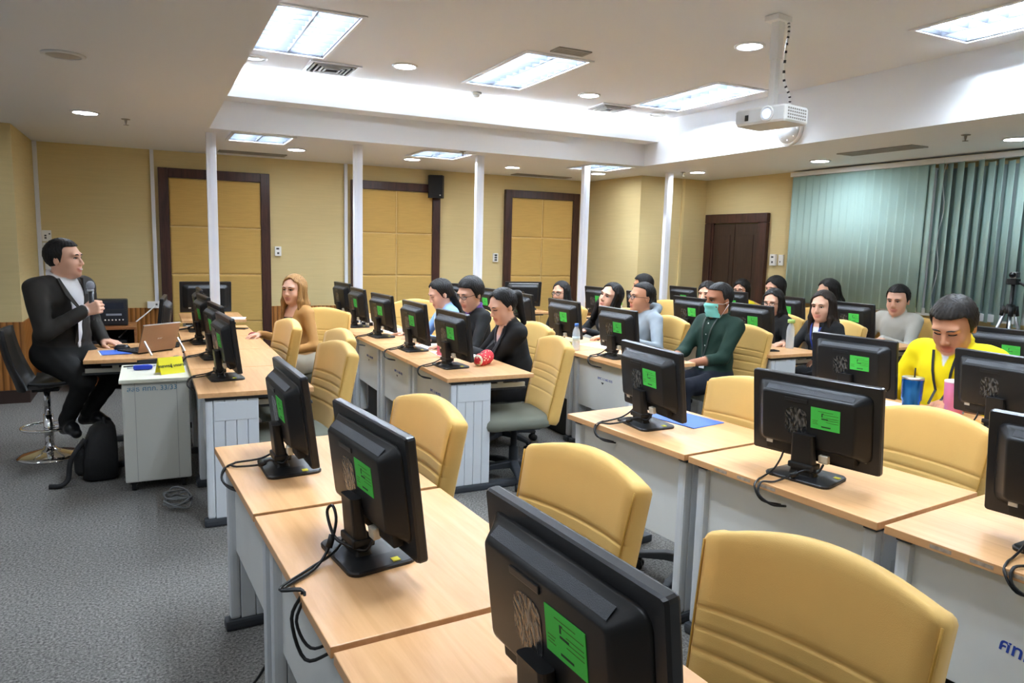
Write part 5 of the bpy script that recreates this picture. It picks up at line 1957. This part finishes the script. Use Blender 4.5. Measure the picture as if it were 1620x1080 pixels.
def mouse(lab, x, y, z, a, m_=None):
    t = thing('computer_mouse', lab, 'mouse', (x, y, z), rad(a), 'computer mice')
    q = MB().m(0, True)
    q.loft([[Vector((cx + a_, b_, zz)) for a_, b_ in rrect(l_, w_, .026, 5)] for zz, l_, w_, cx in ((0, .10, .056, 0), (.008, .106, .060, 0), (.022, .092, .052, .002), (.032, .06, .036, .006), (.036, .03, .016, .01))])
    q.build('shell', m_ or M_BLACKG, t)
    MB().m(0, True).cyl((-.03, -.004, .027), (-.03, .004, .027), .007, n=10).build('wheel', M_DARKG, t)


mouse('black mouse under the presenter hand', -.20, 5.86, DZ + .006, 180)
t = thing('folder_stack', 'blue folder with loose papers on presenter desk', 'folder', (-.255, 5.78, DZ), rad(8))
MB().box(-.09, .13, -.14, .10, .0005, .0015).build('sheet', M_PAPER, t)
MB().box(-.08, .10, -.15, .07, .002, .005).build('blue_cover', mat('blue_folder', srgb(66, 110, 205), .5), t)
# backpack on the floor
t = thing('backpack', 'black backpack slumped on the carpet behind the pedestal', 'backpack', (-.335, 5.30, 0), rad(4))
MNY = mat('black_nylon', (.012, .012, .013), .75, bump=.4, bscale=120)
MB().m(0, True).loft([[Vector((cx + a_, b_, zz)) for a_, b_ in rrect(d_, w_, .05, 5)] for zz, d_, w_, cx in ((.002, .16, .24, .0), (.02, .20, .29, .0), (.14, .20, .30, .0), (.24, .18, .28, .01), (.31, .15, .24, .02), (.345, .10, .18, .03), (.355, .05, .10, .035))]).build('bag_body', MNY, t)
MB().m(0, True).loft([[Vector((xx, a_, .12 + b_)) for a_, b_ in rrect(w_, h_, .04, 5)] for xx, w_, h_ in ((-.09, .22, .18), (-.125, .21, .17), (-.145, .17, .13), (-.148, .10, .08))]).build('front_pocket', MNY, t)
MB().m(0, True).tube(spline([(-.08, -.10, .28), (-.16, -.13, .16), (-.18, -.15, .05), (-.22, -.18, .018), (-.28, -.16, .016)], 5), .016, 6).build('strap', MATS['black_nylon'], t)
MB().m(0, True).tube(spline([(.03, -.04, .35), (.03, 0, .385), (.03, .04, .35)], 5), .009, 6).build('grab_handle', MATS['black_nylon'], t)
MB().box(-.149, -.146, -.04, .04, .150, .154).build('zip', M_DARKG, t)
# cabinet and mixer by the far wall
t = thing('wooden_cabinet', 'open brown wooden cabinet carrying the audio mixer', 'cabinet', (-.44, 8.55, 0), 0)
MCAB = wood_mat('red_brown_veneer', srgb(140, 84, 46), srgb(168, 108, 62), scale=(4, 40, 40), rough=.4)
MB().bbox(-.32, .29, -.26, .26, .615, .64, .003).build('top', MCAB, t)
for xx in (-.31, .27):
    MB().bbox(xx, xx + .02, -.25, .25, 0, .615, .002).build('side_panel', MCAB, t)
MB().box(-.29, .27, .235, .25, .02, .615).build('back_panel', M_BLACKM, t)
for zz in (.05, .33):
    MB().bbox(-.29, .27, -.24, .235, zz, zz + .018, .002).build('shelf', MCAB, t)
MB().bbox(-.20, .20, -.22, .15, .352, .50, .004).build('amplifier', M_BLACK, t)
t = thing('audio_mixer', 'black powered audio mixer with rows of knobs on cabinet', 'mixer', (-.46, 8.50, .642), 0)
MXM = Matrix.Rotation(rad(-8), 4, 'X')
MB().bbox(-.24, .235, -.07, .12, 0, .265, .012).build('case', M_BLACKM, t)
fp = MB().box(-.225, .22, -.074, -.069, .02, .25).build('front_panel', mat('mixer_panel', (.02, .022, .028), .4), t)
for i in range(6):
    for k in range(8):
        MB().m(0, True).cyl((-.20 + i * .034, -.074, .05 + k * .025), (-.20 + i * .034, -.084, .05 + k * .025), .006, .005, 8).build('knob', M_WHITE if k in (0, 3) else M_GREYSLAT, fp)
MB().box(.02, .20, -.0755, -.073, .175, .235).build('display', mat('mixer_display', (.03, .035, .05), .2), fp)
MB().box(.04, .18, -.0765, -.073, .105, .125).build('fader_strip', mat('pale_strip', srgb(150, 158, 172), .4), fp)
for i in range(6):
    MB().m(0, True).cyl((.03 + i * .032, -.074, .06), (.03 + i * .032, -.086, .06), .008, .006, 8).build('knob', M_WHITE, fp)


# ------------------------------------------------------------------ things on the desks
def slab(name, lab, cat, x, y, z, w, l, hgt, a, m_, group=None, b_=.002):
    return tag(MB().bbox(-w / 2, w / 2, -l / 2, l / 2, 0, hgt, b_).build(name, m_, None, (x, y, z), rad(a)), lab, cat, group)


t = thing('smartphone', 'dark phone lying at the far end of front row', 'phone', (.70, 7.0, DZ), rad(62))
MB().bbox(-.04, .04, -.08, .08, 0, .009, .003).build('case', M_BLACKM, t)
MB().box(-.035, .035, -.074, .074, .0088, .0096).build('screen', M_SCREEN, t)
t = thing('smartphone', 'dark phone on fourth row desk near the water bottle', 'phone', (4.60, 4.42, DZ), rad(80))
MB().bbox(-.038, .038, -.078, .078, 0, .009, .003).build('case', M_BLACKM, t)
MB().box(-.033, .033, -.072, .072, .0088, .0096).build('screen', M_SCREEN, t)


def paper(lab, x, y, a, w=.21, l=.297, z=DZ, m_=None, lines=True):
    t = thing('paper_sheet', lab, 'paper', (x, y, z), rad(a), 'papers on the desks')
    MB().box(-w / 2, w / 2, -l / 2, l / 2, .0005, .003).build('sheet', m_ or M_PAPER, t)
    if lines:
        q = MB()
        for i in range(7):
            q.box(-w / 2 + .03 + i * .022, -w / 2 + .034 + i * .022, -l / 2 + .03, l / 2 - .03 - .05 * (i % 3 == 2), .0031, .0033)
        q.build('print', mat('print_grey', (.25, .25, .26), .7), t)['kind'] = 'stuff'


paper('white printed sheets on second row desk before the light blue woman', 2.02, 6.55, 10)
paper('white sheet beside the pink rolled cloth', 2.04, 6.32, 24)
paper('white notebook page under the ponytail woman hand', 1.98, 5.02, -4)
paper('white sheet in front of the purple collar woman', 2.0, 5.42, 12)
paper('white printed sheets beside hoodie man monitor', 3.36, 5.10, 15)
paper('white sheets before the woman in white blouse', 6.12, 5.30, 8)
paper('white sheet at far wall desk beside first post', .72, 7.95, 80)
paper('white worksheet under the yellow shirt man hand', 3.60, 2.70, 6)
t = thing('book', 'pale open notebook with green edge by ponytail woman', 'book', (2.06, 4.86, DZ), rad(-6))
MB().bbox(-.08, .10, -.13, .13, 0, .010, .002).build('pages', M_PAPER, t)
MB().bbox(-.085, .105, -.135, .135, -.0, .003, .001).build('cover', mat('pale_green_cover', srgb(190, 200, 140), .6), t)
# floral pouch
t = thing('pencil_pouch', 'red and cream floral cloth pouch on desk end', 'pouch', (2.03, 4.50, DZ), rad(35))
Bp = Body()
Bp.ell((0, 0, .042), (.085, .05, .044), 0, .02).ell((.045, 0, .055), (.05, .045, .045), 0, .02).ell((-.05, 0, .038), (.045, .042, .040), 0, .02)
P_, Q_, _ = Bp.mesh(.006)
P_[:, 2] = np.maximum(P_[:, 2], .001)
mfl = mat('floral_cloth', (.5, .1, .1), .8)
nt = mfl.node_tree
vv = nt.nodes.new('ShaderNodeTexVoronoi')
vv.inputs['Scale'].default_value = 42
tc_ = nt.nodes.new('ShaderNodeTexCoord')
nt.links.new(tc_.outputs['Object'], vv.inputs['Vector'])
rp_ = nt.nodes.new('ShaderNodeValToRGB')
rp_.color_ramp.interpolation = 'CONSTANT'
rp_.color_ramp.elements[0].color = (*srgb(238, 214, 170), 1)
rp_.color_ramp.elements[1].position = .22
rp_.color_ramp.elements[1].color = (*srgb(206, 52, 66), 1)
nt.links.new(vv.outputs['Distance'], rp_.inputs[0])
nt.links.new(rp_.outputs[0], nt.nodes['Principled BSDF'].inputs['Base Color'])
obj('pouch_body', np_mesh('pouch_body', P_, Q_, None, [mfl]), t)
MB().m(0, True).lathe([(.001, 0), (.034, .0), (.038, .01), (.034, .02), (.001, .022)], 16, M=Matrix.Translation((-.085, 0, .040)) @ Matrix.Rotation(PI / 2, 4, 'Y')).build('end_panel', mat('cream_print', srgb(226, 218, 196), .8, vary=.35, vscale=(60, 60, 60)), t)
MB().m(0, True).tube([(-.06, 0, .082), (0, 0, .088), (.06, 0, .096)], .003, 5).build('zip', M_DARKG, t)
# checked pouch at the far end of the second row
t = thing('checked_pouch', 'black and white checked bag at second row far end', 'bag', (2.0, 7.02, DZ), rad(70))
mck = mat('checked_cloth', (.8, .8, .8), .8)
nt = mck.node_tree
ck = nt.nodes.new('ShaderNodeTexChecker')
ck.inputs['Scale'].default_value = 28
ck.inputs['Color1'].default_value = (.75, .75, .75, 1)
ck.inputs['Color2'].default_value = (.02, .02, .025, 1)
tc_ = nt.nodes.new('ShaderNodeTexCoord')
nt.links.new(tc_.outputs['Object'], ck.inputs['Vector'])
nt.links.new(ck.outputs[0], nt.nodes['Principled BSDF'].inputs['Base Color'])
MB().bbox(-.09, .09, -.16, .16, 0, .055, .02).build('bag_body', mck, t)
MB().m(0, True).tube(spline([(-.03, -.05, .05), (-.03, -.03, .10), (-.03, .03, .10), (-.03, .05, .05)], 5), .005, 6).build('handle', M_DARKG, t)
tag(MB().m(0, True).tube([(-.10, 0, .022), (-.05, 0, .026), (0, 0, .030), (.06, 0, .028), (.11, 0, .02)], [.014, .024, .030, .028, .016], 12).build('cloth_roll', mat('pink_cloth', srgb(222, 176, 190), .85), None, (2.03, 6.18, DZ), rad(75)),
    'pale pink rolled cloth on the second row desk', 'cloth')
tag(MB().bbox(-.006, .006, -.055, .055, 0, .21, .002).build('file_folder', mat('pink_folder', srgb(232, 120, 140), .6), None, (1.90, 4.94, DZ), rad(25)),
    'pink upright folder between two second row monitors', 'folder')
slab('file_folder', 'flat blue folder under the aisle-end monitor of near second row', 'folder', 2.30, 2.72, DZ, .22, .31, .004, 10, MATS['blue_folder'])


def bottle(lab, x, y, hgt, r, cap, capm, z=DZ, label_m=None):
    t = thing('water_bottle', lab, 'bottle', (x, y, z), 0, 'bottles on the desks')
    cl = mat('clear_plastic', (.86, .92, .96), .08, alpha=.38, spec=.6)
    MB().m(0, True).lathe([(.001, 0), (r * .9, 0), (r, .008), (r, hgt * .62), (r * .85, hgt * .74), (.016, hgt * .86), (.014, hgt * .90)], 20).build('bottle_body', cl, t)
    MB().m(0, True).lathe([(.001, hgt * .88), (cap, hgt * .88), (cap, hgt * .99), (cap * .8, hgt), (.001, hgt)], 16).build('cap', capm, t)
    MB().m(0, True).lathe([(.001, .004), (r * .88, .006), (r * .94, .012), (r * .94, hgt * .28), (.001, hgt * .28)], 18).build('water', mat('bottle_water', (.75, .82, .86), .05, alpha=.35), t)
    if label_m:
        MB().m(0, True).lathe([(r + .0008, hgt * .36), (r + .0008, hgt * .52)], 20).build('paper_label', label_m, t)


bottle('clear water bottle with blue cap before the hoodie man row', 3.03, 4.93, .215, .031, .016, mat('blue_cap', srgb(90, 140, 225), .4), label_m=mat('pale_label', srgb(205, 222, 226), .5))
bottle('tall clear bottle with lime green cap on fourth row desk', 4.92, 4.50, .25, .034, .030, mat('lime_cap', srgb(186, 222, 130), .4))
bottle('lime green bottle at far end of fourth row near post', 4.62, 6.62, .23, .034, .022, mat('green_cap', srgb(110, 205, 60), .4), label_m=mat('lime_label', srgb(130, 220, 70), .5))


def tumbler(lab, x, y, mcol, rim, straw):
    t = thing('tumbler', lab, 'tumbler', (x, y, DZ), 0)
    MB().m(0, True).lathe([(.001, 0), (.038, 0), (.040, .004), (.043, .062), (.049, .070), (.053, .175), (.0535, .182)], 28).build('cup', mcol, t)
    MB().m(0, True).lathe([(.0538, .178), (.0538, .187), (.050, .189), (.001, .184)], 28).build('lid', rim, t)
    if straw:
        MB().m(0, True).cyl((.01, 0, .18), (.016, .004, .235), .0035, n=8).build('straw', M_BLACK, t)


tumbler('metallic blue tumbler with dark straw on yellow shirt man desk', 3.565, 2.425, mat('blue_metal', srgb(30, 110, 205), .2, .7), M_ALU, True)
tumbler('pink tumbler beside the blue one near picture edge', 3.685, 2.272, mat('pink_coat', srgb(232, 140, 190), .4), mat('pale_lid', srgb(240, 220, 232), .3), False)
slab('document_bag', 'light blue plastic document bag under the yellow shirt man arms', 'document bag', 3.70, 2.40, DZ, .16, .26, .012, 12, mat('blue_plastic_bag', srgb(110, 180, 220), .3))
slab('document_sleeve', 'orange edged sleeve on top of light blue document bag', 'document sleeve', 3.71, 2.42, DZ + .0125, .11, .20, .003, 20, mat('orange_edge', srgb(232, 120, 70), .5))
slab('paper_sheet', 'orange paper next to the pink tumbler', 'paper', 3.66, 2.14, DZ, .14, .15, .003, 8, mat('orange_paper', srgb(240, 180, 90), .6))


def keyboard(lab, x, y, z, a):
    t = thing('keyboard', lab, 'keyboard', (x, y, z), rad(a), 'computer keyboards')
    MB().bbox(-.07, .07, -.22, .22, 0, .018, .005).build('case', M_BLACK, t)
    q = MB()
    for i in range(5):
        for k in range(16):
            q.box(-.058 + i * .024, -.038 + i * .024, -.208 + k * .026, -.186 + k * .026, .017, .023)
    q.build('key_field', M_BLACKM, t)['kind'] = 'stuff'


keyboard('black keyboard pulled out in front of blonde woman', .79, 6.16, .637, 0)
keyboard('black keyboard on tray before the green shirt man', 3.49, 4.48, .637, 0)
keyboard('black keyboard on tray at aisle end of second far row', 2.10, 4.46, .637, 0)
keyboard('black keyboard on tray at aisle end of fourth row', 4.90, 4.62, .637, 0)
mouse('red and black mouse at blonde woman hand', .77, 6.42, DZ, 180, mat('red_mouse', srgb(150, 30, 36), .3))
mouse('black mouse on far wall desk before third panel', 4.42, 8.30, DZ, 160)


# computers under the desks
def tower(lab, x, y, a=0):
    t = thing('computer_tower', lab, 'computer', (x, y, 0), rad(a), 'computer towers under the desks')
    MB().bbox(-.21, .21, -.09, .09, .012, .40, .006).build('case', M_BLACKM, t)
    MB().bbox(.208, .216, -.088, .088, .014, .398, .003).build('front_bezel', M_BLACKG, t)
    for yy in (-.06, .06):
        MB().box(-.18, .18, yy - .015, yy + .015, 0, .013).build('foot', M_BLACKM, t)


for r, k, nm in ((1, 0, 'first desk of second far row'), (1, 2, 'third desk of second far row'), (2, 0, 'first desk of third far row'), (2, 1, 'second desk of third far row')):
    tower('black computer tower under %s' % nm, FAR_X[r] + .178, FAR_Y0[r] + .803 * k + .31, 90)


def tangle(lab, x, y, seed, r=.09, m_=None, n=40):
    rg = random.Random(seed)
    pts = []
    for i in range(n):
        a = i * .9
        rr = r * (.6 + .4 * rg.random())
        pts.append((rr * math.cos(a), rr * 1.3 * math.sin(a), .012 + .05 * rg.random() + .0012 * i))
    tag(MB().m(0, True).tube(spline(pts, 4), .005, 5).build('cable_coil', m_ or M_CABLE, None, (x, y, 0)), lab, 'cable')


tangle('grey cable coil on the floor beside front far row end panel', .10, 4.50, 1, m_=mat('grey_cable', srgb(120, 122, 124), .5))
tangle('tangled black cables under third desk of second far row', 1.80, 6.34, 2)
tangle('tangled pale cables under second desk of second far row', 1.80, 5.43, 3, m_=mat('pale_cable', srgb(176, 176, 172), .5))
tangle('tangled cables under first desk of second far row', 1.82, 4.74, 4)
tag(MB().m(0, True).tube(spline([(.34, 2.36, .36), (.33, 2.34, .25), (.28, 2.38, .12), (.22, 2.42, .02), (.20, 2.30, .008), (.27, 2.18, .008), (.40, 2.05, .008)], 6), .005, 6).build('floor_cable', M_CABLE),
    'black cable dropping to the carpet under near front row', 'cable')
# camcorder on its tripod
t = thing('tripod', 'silver and black camera tripod standing before the blinds', 'tripod', (6.5, 3.62, 0), 0)
for a in (95, 215, 335):
    lg = MB().m(0, True).cyl((.03 * math.cos(rad(a)), .03 * math.sin(rad(a)), 1.14), (.20 * math.cos(rad(a)), .20 * math.sin(rad(a)), .62), .013, n=10).build('leg', M_ALU, t)
    MB().m(0, True).cyl((.20 * math.cos(rad(a)), .20 * math.sin(rad(a)), .64), (.38 * math.cos(rad(a)), .38 * math.sin(rad(a)), .008), .010, n=10).build('lower_leg', M_BLACK, lg)
    MB().m(0, True).cyl((.045 * math.cos(rad(a)), .045 * math.sin(rad(a)), 1.16), (.06 * math.cos(rad(a)), .06 * math.sin(rad(a)), 1.08), .020, n=10).build('leg_clamp', M_BLACK, lg)
MB().m(0, True).cyl((0, 0, .85), (0, 0, 1.36), .015, n=12).build('centre_column', M_BLACK, t)
MB().m(0, True).lathe([(.001, 1.10), (.04, 1.10), (.045, 1.14), (.03, 1.18), (.001, 1.18)], 16).build('crown', M_BLACK, t)
MB().bbox(-.035, .035, -.04, .04, 1.345, 1.395, .008).build('pan_head', M_BLACK, t)
MB().m(0, True).tube([(.01, -.03, 1.37), (.06, -.10, 1.32), (.10, -.17, 1.26)], .011, 8).build('pan_handle', M_BLACK, t)
t = thing('camcorder', 'small silver camcorder on the tripod', 'camcorder', (6.5, 3.62, 1.397), rad(200))
MB().bbox(-.06, .055, -.024, .024, 0, .055, .012).build('body', mat('camcorder_silver', (.55, .56, .58), .3, .6), t)
MB().m(0, True).cyl((.05, 0, .030), (.085, 0, .030), .024, n=18).build('lens_barrel', M_BLACKG, t)
MB().m(0, True).cyl((.085, 0, .030), (.088, 0, .030), .018, n=18).build('lens', M_SCREEN, t)
MB().bbox(-.05, .045, .024, .034, .006, .052, .004).build('flip_screen', M_DARKG, t)
